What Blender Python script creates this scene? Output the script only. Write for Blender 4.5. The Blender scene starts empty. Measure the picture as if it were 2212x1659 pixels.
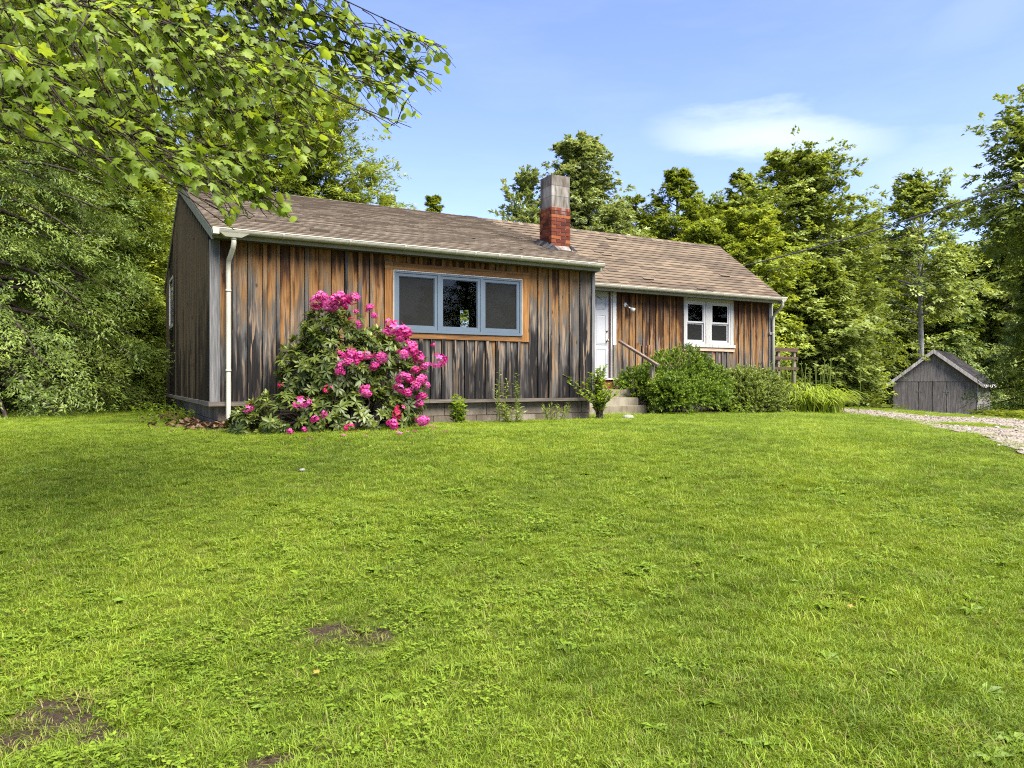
import bpy, math, random
import numpy as np
from mathutils import Vector, Matrix

random.seed(7)
RNG = np.random.default_rng(11)
S = bpy.context.scene
COL = S.collection
R = math.radians

# ------------------------------------------------------------------ camera
cam_d = bpy.data.cameras.new('camera')
cam = bpy.data.objects.new('camera', cam_d)
COL.objects.link(cam)
cam.location = (0, 0, 1.6)
cam.rotation_euler = (R(90), 0, 0)
cam_d.sensor_width = 36
cam_d.lens = 36 * 1598 / 2212
cam_d.shift_y = -4.5 / 2212
cam_d.clip_start = 0.05
cam_d.clip_end = 2000
S.camera = cam

# ------------------------------------------------------------------ sky, sun, exposure
SUN_AZ, SUN_EL = math.atan2(0.68, -0.73), R(55)      # azimuth from +Y towards +X
world = bpy.data.worlds.new('World')
S.world = world
world.use_nodes = True
nt = world.node_tree
nt.nodes.clear()
wo = nt.nodes.new('ShaderNodeOutputWorld')
bg = nt.nodes.new('ShaderNodeBackground')
sky = nt.nodes.new('ShaderNodeTexSky')
sky.sky_type = 'NISHITA'
sky.sun_disc = False
sky.sun_elevation = SUN_EL
sky.sun_rotation = SUN_AZ
sky.air_density = 1.0
sky.dust_density = 0.6
sky.ozone_density = 2.0
bg.inputs['Strength'].default_value = 0.060


def wnode(t, **kw):
    n = nt.nodes.new(t)
    for k, v in kw.items():
        setattr(n, k, v)
    return n


# thin high cloud: a lens shaped wisp low over the trees and faint streaks elsewhere
tc = wnode('ShaderNodeTexCoord')
mp = wnode('ShaderNodeMapping')
mp.inputs['Scale'].default_value = (2.6, 2.6, 11.0)
nz = wnode('ShaderNodeTexNoise')
nz.inputs['Scale'].default_value = 1.3
nz.inputs['Detail'].default_value = 9
nz.inputs['Roughness'].default_value = 0.62
rp = wnode('ShaderNodeValToRGB')
rp.color_ramp.elements[0].position = 0.44
rp.color_ramp.elements[1].position = 0.82
nt.links.new(tc.outputs['Generated'], mp.inputs['Vector'])
nt.links.new(mp.outputs['Vector'], nz.inputs['Vector'])
nt.links.new(nz.outputs['Fac'], rp.inputs['Fac'])


def wmath(op, a, b=None, clamp=False):
    n = wnode('ShaderNodeMath', operation=op, use_clamp=clamp)
    for i, v in enumerate((a, b)):
        if v is None:
            continue
        if isinstance(v, (int, float)):
            n.inputs[i].default_value = v
        else:
            nt.links.new(v, n.inputs[i])
    return n.outputs[0]


def wisp(direction, ru, rv, tilt):
    """soft lens shaped cloud round one direction of the sky dome"""
    d = Vector(direction).normalized()
    e1 = d.cross(Vector((0, 0, 1))).normalized()
    e2 = e1.cross(d)
    a, b = e1 * math.cos(tilt) + e2 * math.sin(tilt), e2 * math.cos(tilt) - e1 * math.sin(tilt)
    outs = []
    for ax, r_ in ((a, ru), (b, rv)):
        n = wnode('ShaderNodeVectorMath', operation='DOT_PRODUCT')
        nt.links.new(tc.outputs['Generated'], n.inputs[0])
        n.inputs[1].default_value = ax
        off = d.dot(ax)
        outs.append(wmath('DIVIDE', wmath('SUBTRACT', n.outputs['Value'], off), r_))
    # warp with noise so that the rim frays
    w = wmath('MULTIPLY', wmath('SUBTRACT', nz.outputs['Fac'], 0.5), 2.6)
    y = wmath('ADD', outs[1], w)
    q = wmath('ADD', wmath('MULTIPLY', outs[0], outs[0]), wmath('MULTIPLY', y, y))
    return wmath('POWER', wmath('SUBTRACT', 1.0, q, True), 1.3)


c1 = wmath('MULTIPLY', wisp((560, 1598, 535), .17, .040, R(-9)), .55)
c2 = wmath('MULTIPLY', wisp((950, 1598, 470), .13, .05, 0), .2)
c3 = wmath('MULTIPLY', wisp((1030, 1598, 810), .10, .04, R(20)), .10)
c4 = wmath('MULTIPLY', rp.outputs['Color'], .10)
cl = wmath('MAXIMUM', wmath('MAXIMUM', c1, c4), wmath('MAXIMUM', c2, c3))
mxs = wnode('ShaderNodeMixRGB', blend_type='MULTIPLY')
mxs.inputs['Fac'].default_value = 1.0
mxs.inputs['Color2'].default_value = (0.90, 0.84, 1.06, 1)
nt.links.new(sky.outputs['Color'], mxs.inputs['Color1'])
mxc = wnode('ShaderNodeMixRGB')
mxc.inputs['Color2'].default_value = (4.2, 4.5, 5.1, 1)
nt.links.new(cl, mxc.inputs['Fac'])
nt.links.new(mxs.outputs['Color'], mxc.inputs['Color1'])
nt.links.new(mxc.outputs['Color'], bg.inputs['Color'])
nt.links.new(bg.outputs['Background'], wo.inputs['Surface'])

sun_d = bpy.data.lights.new('sun', 'SUN')
sun_d.energy = 3.5
sun_d.angle = R(50)
sun_d.color = (1.0, 0.94, 0.84)
sun = bpy.data.objects.new('sun', sun_d)
COL.objects.link(sun)
SUN_DIR = Vector((math.sin(SUN_AZ) * math.cos(SUN_EL), math.cos(SUN_AZ) * math.cos(SUN_EL), math.sin(SUN_EL)))
sun.rotation_euler = SUN_DIR.to_track_quat('Z', 'Y').to_euler()
sun.location = SUN_DIR * 60

S.view_settings.view_transform = 'Standard'
S.view_settings.look = 'None'
S.view_settings.exposure = 2.42
S.view_settings.gamma = 1.0
S.view_settings.use_curve_mapping = False
S.render.engine = 'CYCLES'
cy = S.cycles
cy.max_bounces = 10
cy.diffuse_bounces = 7
cy.glossy_bounces = 3
cy.transmission_bounces = 6
cy.transparent_max_bounces = 8
cy.use_adaptive_sampling = True
cy.adaptive_threshold = 0.008
cy.sample_clamp_indirect = 6
cy.filter_width = 1.1
cy.use_denoising = False
try:
    cy.denoiser = 'OPENIMAGEDENOISE'
    cy.denoising_input_passes = 'RGB_ALBEDO_NORMAL'
except Exception:
    pass

# ------------------------------------------------------------------ coordinates
F, CX, HY = 1598.0, 1106.0, 825.0
TH = R(28.9)
CT, ST = math.cos(TH), math.sin(TH)
HX, HYY, HZ = -4.386, 10.8, 0.90           # the house's front corner


def at(x, y, d):
    """the point at depth d that the lens sees at (x, y)"""
    return Vector(((x - CX) / F * d, d, 1.6 + (HY - y) / F * d))


def HW(u, v, z):
    """house coordinates (z from the world's zero) to world"""
    return Vector((HX + CT * u - ST * v, HYY + ST * u + CT * v, z))


def sstep(t):
    t = np.clip(t, 0, 1)
    return t * t * (3 - 2 * t)


def gz(X, Y):
    X = np.asarray(X, float)
    Y = np.asarray(Y, float)
    z = 0.90 * sstep((Y - 1.0) / 9.8)
    z = z - 0.02 * np.clip(X - 2, 0, 9) - 0.5 * sstep((X - 11) / 7.0)
    z = z - sstep((X - 5) / 4) * 0.105 * np.clip(Y - 25.0, 0, 16)
    z = z + 0.03 * np.sin(X * 0.9 + 1.3) * np.sin(Y * 0.7 + 0.4) * sstep((Y - 1) / 2) * (1 - sstep((Y - 9) / 2))
    z = z + 0.012 * np.sin(X * 2.3 + Y * 1.1) * np.sin(Y * 2.9 - X * .6)
    return z


def gz1(x, y):
    return float(gz(x, y))


# ------------------------------------------------------------------ objects
def link(o, parent=None):
    COL.objects.link(o)
    if parent is not None:
        o.parent = parent
    return o


def tag(o, label=None, cat=None, group=None, kind=None):
    if label:
        o['label'] = label
    if cat:
        o['category'] = cat
    if group:
        o['group'] = group
    if kind:
        o['kind'] = kind
    return o


def thing(name, label, cat, loc=(0, 0, 0), rz=0.0, group=None):
    o = bpy.data.objects.new(name, None)
    o.empty_display_size = 0.2
    o.location = loc
    o.rotation_euler = (0, 0, rz)
    link(o)
    return tag(o, label, cat, group)


class MB:
    """collects polygons for ONE mesh object"""

    def __init__(self):
        self.v, self.f, self.t = [], [], []

    def poly(self, pts, faces, tone=0.5):
        b = len(self.v)
        self.v.extend(tuple(p) for p in pts)
        for f in faces:
            self.f.append(tuple(b + i for i in f))
            self.t.append(tone)
        return self

    def box(self, x0, x1, y0, y1, z0, z1, tone=0.5, M=None):
        p = [Vector((x, y, z)) for z in (z0, z1) for (x, y) in ((x0, y0), (x1, y0), (x1, y1), (x0, y1))]
        if M is not None:
            p = [M @ q for q in p]
        return self.poly(p, [(3, 2, 1, 0), (4, 5, 6, 7), (0, 1, 5, 4), (1, 2, 6, 5), (2, 3, 7, 6), (3, 0, 4, 7)], tone)

    def bar(self, a, b, w, h, tone=0.5, up=(0, 0, 1)):
        a, b = Vector(a), Vector(b)
        d = (b - a).normalized()
        s = d.cross(Vector(up)).normalized()
        u = s.cross(d)
        p = [q + s * i * w / 2 + u * j * h / 2 for q in (a, b) for (i, j) in ((-1, -1), (1, -1), (1, 1), (-1, 1))]
        return self.poly(p, [(0, 1, 2, 3), (7, 6, 5, 4), (0, 4, 5, 1), (1, 5, 6, 2), (2, 6, 7, 3), (3, 7, 4, 0)], tone)

    def tube(self, pts, rad, n=6, tone=0.5, caps=True):
        pts = [Vector(p) for p in pts]
        if not hasattr(rad, '__len__'):
            rad = [rad] * len(pts)
        b = len(self.v)
        side = None
        for i, p in enumerate(pts):
            d = (pts[min(i + 1, len(pts) - 1)] - pts[max(i - 1, 0)])
            d = d.normalized() if d.length > 1e-9 else Vector((0, 0, 1))
            if side is None:
                side = d.cross(Vector((0.31, 0.17, 0.93)))
                if side.length < 1e-3:
                    side = d.cross(Vector((1, 0, 0)))
            else:
                side = side - d * side.dot(d)
            side.normalize()
            up = d.cross(side)
            for k in range(n):
                a = 2 * math.pi * k / n
                self.v.append(tuple(p + (side * math.cos(a) + up * math.sin(a)) * rad[i]))
        for i in range(len(pts) - 1):
            for k in range(n):
                k2 = (k + 1) % n
                self.f.append((b + i * n + k, b + i * n + k2, b + (i + 1) * n + k2, b + (i + 1) * n + k))
                self.t.append(tone)
        if caps:
            self.f.append(tuple(b + k for k in range(n))[::-1])
            self.f.append(tuple(b + (len(pts) - 1) * n + k for k in range(n)))
            self.t += [tone, tone]
        return self

    def prism(self, outline, a, b, tone=0.5, axis=1):
        """closed outline (2 numbers per point) extruded along an axis from a to b"""
        n = len(outline)

        def mk(p, c):
            q = list(p)
            q.insert(axis, c)
            return q
        pts = [mk(p, a) for p in outline] + [mk(p, b) for p in outline]
        faces = [tuple(range(n)), tuple(range(2 * n - 1, n - 1, -1))]
        faces += [(i, n + i, n + (i + 1) % n, (i + 1) % n) for i in range(n)]
        return self.poly(pts, faces, tone)

    def mesh(self, name, mat, smooth=False):
        m = bpy.data.meshes.new(name)
        m.from_pydata(self.v, [], self.f)
        if mat:
            m.materials.append(mat)
        at_ = m.attributes.new('tone', 'FLOAT', 'FACE')
        at_.data.foreach_set('value', np.array(self.t, np.float32))
        if smooth:
            m.polygons.foreach_set('use_smooth', [True] * len(m.polygons))
        m.update()
        return m

    def build(self, name, mat, parent=None, smooth=False, weather=None):
        o = link(bpy.data.objects.new(name, self.mesh(name, mat, smooth)), parent)
        if weather is not None:
            o['weather'] = float(weather)
        return o


def np_mesh(name, V, Fq, tone, mat, per=4, smooth=False):
    """fast mesh from arrays: Fq is (n, per)"""
    m = bpy.data.meshes.new(name)
    V = np.ascontiguousarray(V, np.float32)
    Fq = np.ascontiguousarray(Fq, np.int32)
    m.vertices.add(len(V))
    m.vertices.foreach_set('co', V.ravel())
    n = len(Fq)
    m.loops.add(n * per)
    m.loops.foreach_set('vertex_index', Fq.ravel())
    m.polygons.add(n)
    m.polygons.foreach_set('loop_start', np.arange(0, n * per, per, dtype=np.int32))
    m.polygons.foreach_set('loop_total', np.full(n, per, np.int32))
    m.update(calc_edges=True)
    a = m.attributes.new('tone', 'FLOAT', 'FACE')
    a.data.foreach_set('value', np.asarray(tone, np.float32))
    if smooth:
        m.polygons.foreach_set('use_smooth', np.ones(n, bool))
    if mat:
        m.materials.append(mat)
    return m


def unit(a):
    return a / np.maximum(np.linalg.norm(a, axis=-1, keepdims=True), 1e-9)


def leaf_mesh(name, P, D, N, L, W, tone, mat, fold=0.18, tri=False):
    """one diamond (or triangular) leaf per row: base P, direction D, face normal N"""
    D = unit(D)
    Sd = unit(np.cross(N, D))
    N2 = np.cross(D, Sd)
    L = L[:, None]
    W = W[:, None]
    if tri:
        V = np.stack([P + Sd * W * .52 + D * L * .1, P + D * L - N2 * (L * .08), P - Sd * W * .52], 1).reshape(-1, 3)
        return np_mesh(name, V, np.arange(len(P) * 3).reshape(-1, 3), tone, mat, per=3)
    mid = P + D * L * 0.45 + N2 * (W * fold)
    V = np.stack([P, mid + Sd * W * .5, P + D * L - N2 * (L * 0.08), mid - Sd * W * .5], 1).reshape(-1, 3)
    Fq = np.arange(len(P) * 4).reshape(-1, 4)
    return np_mesh(name, V, Fq, tone, mat)


# ------------------------------------------------------------------ materials
class NT:
    def __init__(self, name):
        self.m = bpy.data.materials.new(name)
        self.m.use_nodes = True
        self.t = self.m.node_tree
        self.t.nodes.clear()
        self.out = self.t.nodes.new('ShaderNodeOutputMaterial')

    def n(self, t, ins=None, **kw):
        x = self.t.nodes.new(t)
        for k, v in kw.items():
            setattr(x, k, v)
        for k, v in (ins or {}).items():
            self.set(x.inputs[k], v)
        return x

    def set(self, s, v):
        if isinstance(v, bpy.types.NodeSocket):
            self.t.links.new(v, s)
        else:
            if hasattr(s.default_value, '__len__') and not hasattr(v, '__len__'):
                v = (v, v, v, 1) if len(s.default_value) == 4 else (v, v, v)
            if hasattr(v, '__len__') and len(v) == 3 and len(s.default_value) == 4:
                v = (*v, 1)
            s.default_value = v

    def math(self, op, a, b=0.0, clamp=False):
        x = self.n('ShaderNodeMath', operation=op, use_clamp=clamp)
        self.set(x.inputs[0], a)
        self.set(x.inputs[1], b)
        return x.outputs[0]

    def mix(self, f, a, b, mode='MIX'):
        x = self.n('ShaderNodeMixRGB', {'Fac': f, 'Color1': a, 'Color2': b}, blend_type=mode)
        return x.outputs[0]

    def ramp(self, f, stops, mode='LINEAR'):
        x = self.n('ShaderNodeValToRGB', {'Fac': f})
        cr = x.color_ramp
        cr.interpolation = mode
        while len(cr.elements) < len(stops):
            cr.elements.new(0.5)
        for e, (p, c) in zip(cr.elements, stops):
            e.position = p
            e.color = (c, c, c, 1) if not hasattr(c, '__len__') else (*c, 1)
        return x.outputs[0]

    def noise(self, vec, scale=5.0, detail=3.0, rough=0.55, dist=0.0):
        x = self.n('ShaderNodeTexNoise', {'Vector': vec, 'Scale': scale, 'Detail': detail, 'Roughness': rough, 'Distortion': dist})
        return x.outputs['Fac']

    def scalev(self, vec, s, off=None):
        x = self.n('ShaderNodeVectorMath', {0: vec, 1: s}, operation='MULTIPLY')
        o = x.outputs[0]
        if off is not None:
            y = self.n('ShaderNodeVectorMath', {0: o, 1: off}, operation='ADD')
            o = y.outputs[0]
        return o

    def obj(self):
        return self.n('ShaderNodeTexCoord').outputs['Object']

    def pos(self):
        return self.n('ShaderNodeNewGeometry').outputs['Position']

    def rnd(self):
        return self.n('ShaderNodeObjectInfo').outputs['Random']

    def tone(self):
        return self.n('ShaderNodeAttribute', attribute_name='tone').outputs['Fac']

    def attr(self, name, kind='OBJECT'):
        x = self.n('ShaderNodeAttribute', attribute_name=name)
        x.attribute_type = kind
        return x.outputs['Fac']

    def bump(self, h, strength=0.3, dist=0.01):
        return self.n('ShaderNodeBump', {'Height': h, 'Strength': strength, 'Distance': dist}).outputs[0]

    def bsdf(self, color, rough=0.7, spec=0.3, normal=None, metal=0.0):
        x = self.n('ShaderNodeBsdfPrincipled', {'Base Color': color, 'Roughness': rough, 'Metallic': metal})
        self.set(x.inputs['Specular IOR Level'], spec)
        if normal is not None:
            self.set(x.inputs['Normal'], normal)
        return x.outputs[0]

    def done(self, sh):
        self.t.links.new(sh, self.out.inputs['Surface'])
        return self.m


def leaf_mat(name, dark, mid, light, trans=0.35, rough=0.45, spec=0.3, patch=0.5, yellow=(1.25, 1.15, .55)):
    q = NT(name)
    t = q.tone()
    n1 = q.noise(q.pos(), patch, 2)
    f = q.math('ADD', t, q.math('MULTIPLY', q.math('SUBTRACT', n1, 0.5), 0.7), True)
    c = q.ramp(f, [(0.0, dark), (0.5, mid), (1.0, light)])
    b = q.bsdf(c, rough, spec)
    tcol = q.mix(1.0, c, yellow, 'MULTIPLY')
    tr = q.n('ShaderNodeBsdfTranslucent', {'Color': tcol}).outputs[0]
    mx = q.n('ShaderNodeMixShader', {'Fac': trans})
    q.t.links.new(b, mx.inputs[1])
    q.t.links.new(tr, mx.inputs[2])
    return q.done(mx.outputs[0])


M = {}
M['maple'] = leaf_mat('maple_leaf', (0.100, 0.155, 0.012), (0.160, 0.235, 0.022), (0.235, 0.310, 0.040), .58)
M['forest'] = leaf_mat('forest_leaf', (0.105, 0.148, 0.024), (0.190, 0.245, 0.046), (0.290, 0.340, 0.080), .36)
M['poplar'] = leaf_mat('poplar_leaf', (0.120, 0.165, 0.045), (0.210, 0.265, 0.090), (0.360, 0.400, 0.200), .34)
M['bright'] = leaf_mat('bright_leaf', (0.130, 0.178, 0.018), (0.215, 0.275, 0.034), (0.310, 0.355, 0.055), .42)
M['needle'] = leaf_mat('hemlock_needle', (0.045, 0.076, 0.012), (0.090, 0.135, 0.020), (0.165, 0.215, 0.034), .28)
M['frond'] = leaf_mat('feathery_needle', (0.115, 0.155, 0.016), (0.185, 0.240, 0.028), (0.270, 0.320, 0.045), .36)
M['yew'] = leaf_mat('yew_needle', (0.045, 0.085, 0.010), (0.105, 0.172, 0.017), (0.230, 0.310, 0.030), .28, patch=2.0)
M['shrub'] = leaf_mat('shrub_leaf', (0.075, 0.108, 0.020), (0.145, 0.195, 0.038), (0.250, 0.300, 0.070), .32, patch=2.0)
M['lily'] = leaf_mat('lily_leaf', (0.130, 0.195, 0.014), (0.210, 0.290, 0.022), (0.320, 0.390, 0.050), .4, patch=2.0)
M['weed'] = leaf_mat('weed_leaf', (0.078, 0.135, 0.012), (0.130, 0.205, 0.016), (0.200, 0.270, 0.024), .4, patch=3.0)
M['rhodo'] = leaf_mat('rhododendron_leaf', (0.036, 0.054, 0.010), (0.076, 0.104, 0.017), (0.155, 0.185, 0.030), .28, rough=.42, spec=.35, patch=2.5)
M['flower'] = leaf_mat('flower_petal', (0.300, 0.008, 0.080), (0.430, 0.022, 0.180), (0.550, 0.120, 0.330), .35, patch=3.0, yellow=(1, 1, 1))
M['redflower'] = leaf_mat('red_petal', (.30, .004, .03), (.42, .008, .07), (.52, .03, .16), .3, patch=3.0, yellow=(1, 1, 1))
M['deadleaf'] = leaf_mat('dead_leaf', (.05, .028, .015), (.10, .055, .028), (.18, .11, .06), .1, patch=4.0, yellow=(1, 1, 1))


def grass_mat():
    q = NT('grass_blade')
    p = q.pos()
    r = q.rnd()
    big = q.noise(p, 0.55, 2)
    mid = q.noise(p, 2.6, 3)
    f = q.math('ADD', q.math('MULTIPLY', big, 1.15), q.math('MULTIPLY', mid, 0.9))
    f = q.math('ADD', q.math('SUBTRACT', f, 0.68), q.math('MULTIPLY', q.math('SUBTRACT', r, 0.5), 0.45), True)
    c = q.ramp(f, [(0.0, (.082, .138, .010)), (0.35, (.158, .238, .016)), (0.7, (.225, .300, .024)), (1.0, (.285, .325, .045))])
    t = q.tone()
    c = q.mix(q.math('MULTIPLY', t, 0.9, True), c, (.20, .17, .055))
    b = q.bsdf(c, .5, .25)
    tr = q.n('ShaderNodeBsdfTranslucent', {'Color': q.mix(1.0, c, (1.2, 1.15, .6), 'MULTIPLY')}).outputs[0]
    mx = q.n('ShaderNodeMixShader', {'Fac': .38})
    q.t.links.new(b, mx.inputs[1])
    q.t.links.new(tr, mx.inputs[2])
    return q.done(mx.outputs[0])


M['grass'] = grass_mat()


def ground_mat():
    q = NT('lawn_soil')
    p = q.pos()
    soil = q.attr('soil', 'GEOMETRY')
    forest = q.attr('forest', 'GEOMETRY')
    n1, n2, n3 = q.noise(p, 0.6, 3), q.noise(p, 3.2, 4), q.noise(p, 55, 6, .7)
    g = q.ramp(q.math('ADD', q.math('MULTIPLY', n1, .6), q.math('MULTIPLY', n2, .5)),
               [(.3, (.060, .095, .008)), (.55, (.095, .135, .010)), (.8, (.13, .16, .016))])
    g = q.mix(q.math('MULTIPLY', n3, .5), g, (.05, .055, .012))
    d = q.ramp(n3, [(.25, (.022, .015, .010)), (.5, (.058, .041, .027)), (.7, (.11, .083, .055)), (.85, (.20, .16, .10))])
    w = q.math('ADD', soil, q.math('MULTIPLY', q.math('SUBTRACT', q.noise(p, 14, 4), .5), .8), True)
    c = q.mix(q.ramp(w, [(.35, 0), (.6, 1)]), g, d)
    c = q.mix(forest, c, q.ramp(n2, [(.3, (.022, .018, .011)), (.7, (.060, .045, .026))]))
    nb = q.bump(q.math('ADD', n3, n2), 1.0, .05)
    return q.done(q.bsdf(c, .95, .1, nb))


def gravel_mat():
    q = NT('gravel_surface')
    p = q.pos()
    v = q.n('ShaderNodeTexVoronoi', {'Vector': p, 'Scale': 26.0})
    n1, n2 = q.noise(p, 1.1, 4), q.noise(p, 60, 3)
    c = q.ramp(v.outputs['Color'], [(0, (.11, .095, .078)), (.5, (.20, .172, .143)), (1, (.30, .26, .22))])
    c = q.mix(q.ramp(n1, [(.45, 0), (.7, .45)]), c, (.17, .125, .08))
    c = q.mix(q.math('MULTIPLY', n2, .35), c, (.12, .10, .07))
    return q.done(q.bsdf(c, .95, .15, q.bump(v.outputs['Distance'], .8, .03)))


M['ground'] = ground_mat()
M['gravel'] = gravel_mat()


def pebble_mat():
    q = NT('pebble_stone')
    c = q.ramp(q.rnd(), [(0, (.09, .078, .064)), (.5, (.20, .172, .143)), (1, (.34, .30, .26))])
    return q.done(q.bsdf(c, .9, .15))


M['pebble'] = pebble_mat()


def siding_mat(name, zb, zt, bias=0.0, gable=False):
    """old board siding: fresh brown high up, eave shade painted in at the top, grey to black lower down"""
    q = NT(name)
    o = q.obj()
    r = q.rnd()
    wth = q.attr('weather')
    off = q.n('ShaderNodeCombineXYZ', {0: q.math('MULTIPLY', r, 37.0), 1: q.math('MULTIPLY', r, 11.0), 2: q.math('MULTIPLY', r, 53.0)}).outputs[0]
    streak = q.noise(q.scalev(o, (9, 9, .45), off), 1.0, 4, .55, .4)
    grain = q.noise(q.scalev(o, (90, 90, 2.4), off), 1.0, 3, .6, .6)
    blot = q.noise(q.scalev(o, (5, 5, 1.6), off), 1.0, 3, .5, .8)
    z = q.n('ShaderNodeSeparateXYZ', {0: o}).outputs[2]
    h = q.math('DIVIDE', q.math('SUBTRACT', z, zb), zt - zb)
    t = q.math('ADD', h, q.math('MULTIPLY', q.math('SUBTRACT', streak, .5), 1.45))
    t = q.math('ADD', t, q.math('MULTIPLY', q.math('SUBTRACT', blot, .5), .8))
    t = q.math('ADD', t, q.math('MULTIPLY', q.math('SUBTRACT', r, .5), .30))
    t = q.math('ADD', q.math('ADD', t, wth), bias, True)
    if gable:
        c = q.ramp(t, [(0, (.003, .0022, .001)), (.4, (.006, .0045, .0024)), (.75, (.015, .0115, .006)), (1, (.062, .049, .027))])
    else:
        c = q.ramp(t, [(0, (.005, .005, .006)), (.12, (.020, .0195, .020)), (.26, (.066, .064, .062)), (.42, (.084, .073, .061)),
                       (.58, (.13, .076, .034)), (.74, (.21, .108, .036)), (.89, (.135, .060, .019)), (1, (.042, .018, .007))])  # last stops darken the board tops, painting in shade under the eaves
        pale = q.math('MULTIPLY', q.ramp(q.noise(q.scalev(o, (11, 11, .9), off), 1.7, 3, .5, .5), [(.54, 0), (.62, 1)]),
                      q.ramp(h, [(.08, .25), (.35, .9), (.75, .6), (.95, .05)]))
        c = q.mix(pale, c, (.20, .145, .095))
        black = q.ramp(q.noise(q.scalev(o, (8, 8, .5), off), 2.1, 3, .5, .3), [(.57, 0), (.66, 1)])
        c = q.mix(q.math('MULTIPLY', black, q.ramp(h, [(.15, .9), (.5, .7), (.9, .25)])), c, (.022, .020, .020))
    c = q.mix(q.ramp(grain, [(.3, .55), (.6, 0)]), c, (.02, .016, .012))
    # knots
    vo = q.n('ShaderNodeTexVoronoi', {'Vector': q.scalev(o, (5.2, 5.2, 2.4), off), 'Scale': 1.0})
    k = q.ramp(vo.outputs['Distance'], [(.05, 1), (.11, 0)])
    c = q.mix(q.math('MULTIPLY', k, .8), c, (.030, .016, .008))
    nb = q.bump(q.math('ADD', grain, q.math('MULTIPLY', streak, .6)), .55, .006)
    return q.done(q.bsdf(c, .85, .15, nb))


M['siding'] = siding_mat('weathered_siding', .41, 2.85)
M['gable'] = siding_mat('shaded_siding', .41, 4.4, 0.0, True)  # darker copy: dark wood with the gable side's shade put into its colours


def plain_wood(name, c0, c1, c2, axis=2, knots=True):
    q = NT(name)
    o = q.obj()
    r = q.rnd()
    sc = [60.0, 60.0, 60.0]
    sc[axis] = 2.2
    sb = [10.0, 10.0, 10.0]
    sb[axis] = 0.9
    off = q.n('ShaderNodeCombineXYZ', {0: q.math('MULTIPLY', r, 37.0), 1: q.math('MULTIPLY', r, 17.0), 2: q.math('MULTIPLY', r, 29.0)}).outputs[0]
    g = q.noise(q.scalev(o, tuple(sc), off), 1.0, 3, .6, .5)
    b = q.noise(q.scalev(o, tuple(sb), off), 1.0, 3, .6, .7)
    c = q.ramp(b, [(.28, c0), (.5, c1), (.72, c2)])
    c = q.mix(q.ramp(g, [(.32, .6), (.6, 0)]), c, tuple(x * .35 for x in c0))
    if knots:
        kv = [4.0, 4.0, 4.0]
        kv[axis] = 1.9
        vo = q.n('ShaderNodeTexVoronoi', {'Vector': q.scalev(o, tuple(kv), off), 'Scale': 1.0})
        c = q.mix(q.ramp(vo.outputs['Distance'], [(.05, .8), (.1, 0)]), c, (.04, .02, .008))
    return q.done(q.bsdf(c, .8, .2, q.bump(g, .4, .004)))


M['trim_v'] = plain_wood('orange_trim', (.105, .046, .012), (.20, .090, .024), (.27, .14, .045), 2)
M['trim_h'] = plain_wood('orange_trim_flat', (.060, .030, .011), (.17, .080, .026), (.25, .135, .050), 0)
M['grey_v'] = plain_wood('grey_board', (.055, .055, .056), (.11, .11, .11), (.17, .165, .16), 2)
M['grey_h'] = plain_wood('grey_skirt', (.055, .046, .038), (.10, .086, .070), (.16, .14, .115), 0)
M['grey_y'] = plain_wood('grey_side_skirt', (.085, .075, .055), (.15, .13, .10), (.20, .18, .14), 1)
M['apron'] = plain_wood('pale_apron', (.28, .19, .12), (.40, .29, .20), (.50, .39, .28), 0)
M['brown_rail'] = plain_wood('brown_rail', (.045, .025, .018), (.075, .042, .030), (.11, .07, .05), 0, False)
M['old_rail'] = plain_wood('old_handrail', (.07, .05, .04), (.13, .095, .075), (.20, .16, .13), 1, False)
M['post'] = plain_wood('old_post', (.10, .085, .06), (.17, .15, .11), (.24, .21, .16), 2, False)


def shingle_mat(name, cols, wear):
    q = NT(name)
    p = q.obj()
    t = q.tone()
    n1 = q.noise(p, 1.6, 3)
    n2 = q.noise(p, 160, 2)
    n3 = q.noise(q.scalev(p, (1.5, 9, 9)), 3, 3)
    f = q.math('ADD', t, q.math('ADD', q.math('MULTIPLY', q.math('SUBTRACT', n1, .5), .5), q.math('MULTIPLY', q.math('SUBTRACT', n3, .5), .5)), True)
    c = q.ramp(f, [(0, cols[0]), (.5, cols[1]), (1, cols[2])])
    c = q.mix(q.math('MULTIPLY', n2, .45), c, cols[0])
    c = q.mix(q.ramp(n3, [(.60, 0), (.75, wear)]), c, (.05, .043, .042))
    return q.done(q.bsdf(c, .95, .1, q.bump(n2, .5, .004)))


M['shingle'] = shingle_mat('brown_shingle', ((.058, .045, .033), (.102, .078, .055), (.155, .119, .080)), .35)
M['oldshingle'] = shingle_mat('worn_shingle', ((.088, .071, .053), (.140, .113, .084), (.192, .156, .116)), .7)
M['shedroof'] = shingle_mat('dark_shingle', ((.009, .009, .010), (.017, .0165, .0175), (.04, .034, .030)), .5)


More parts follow.
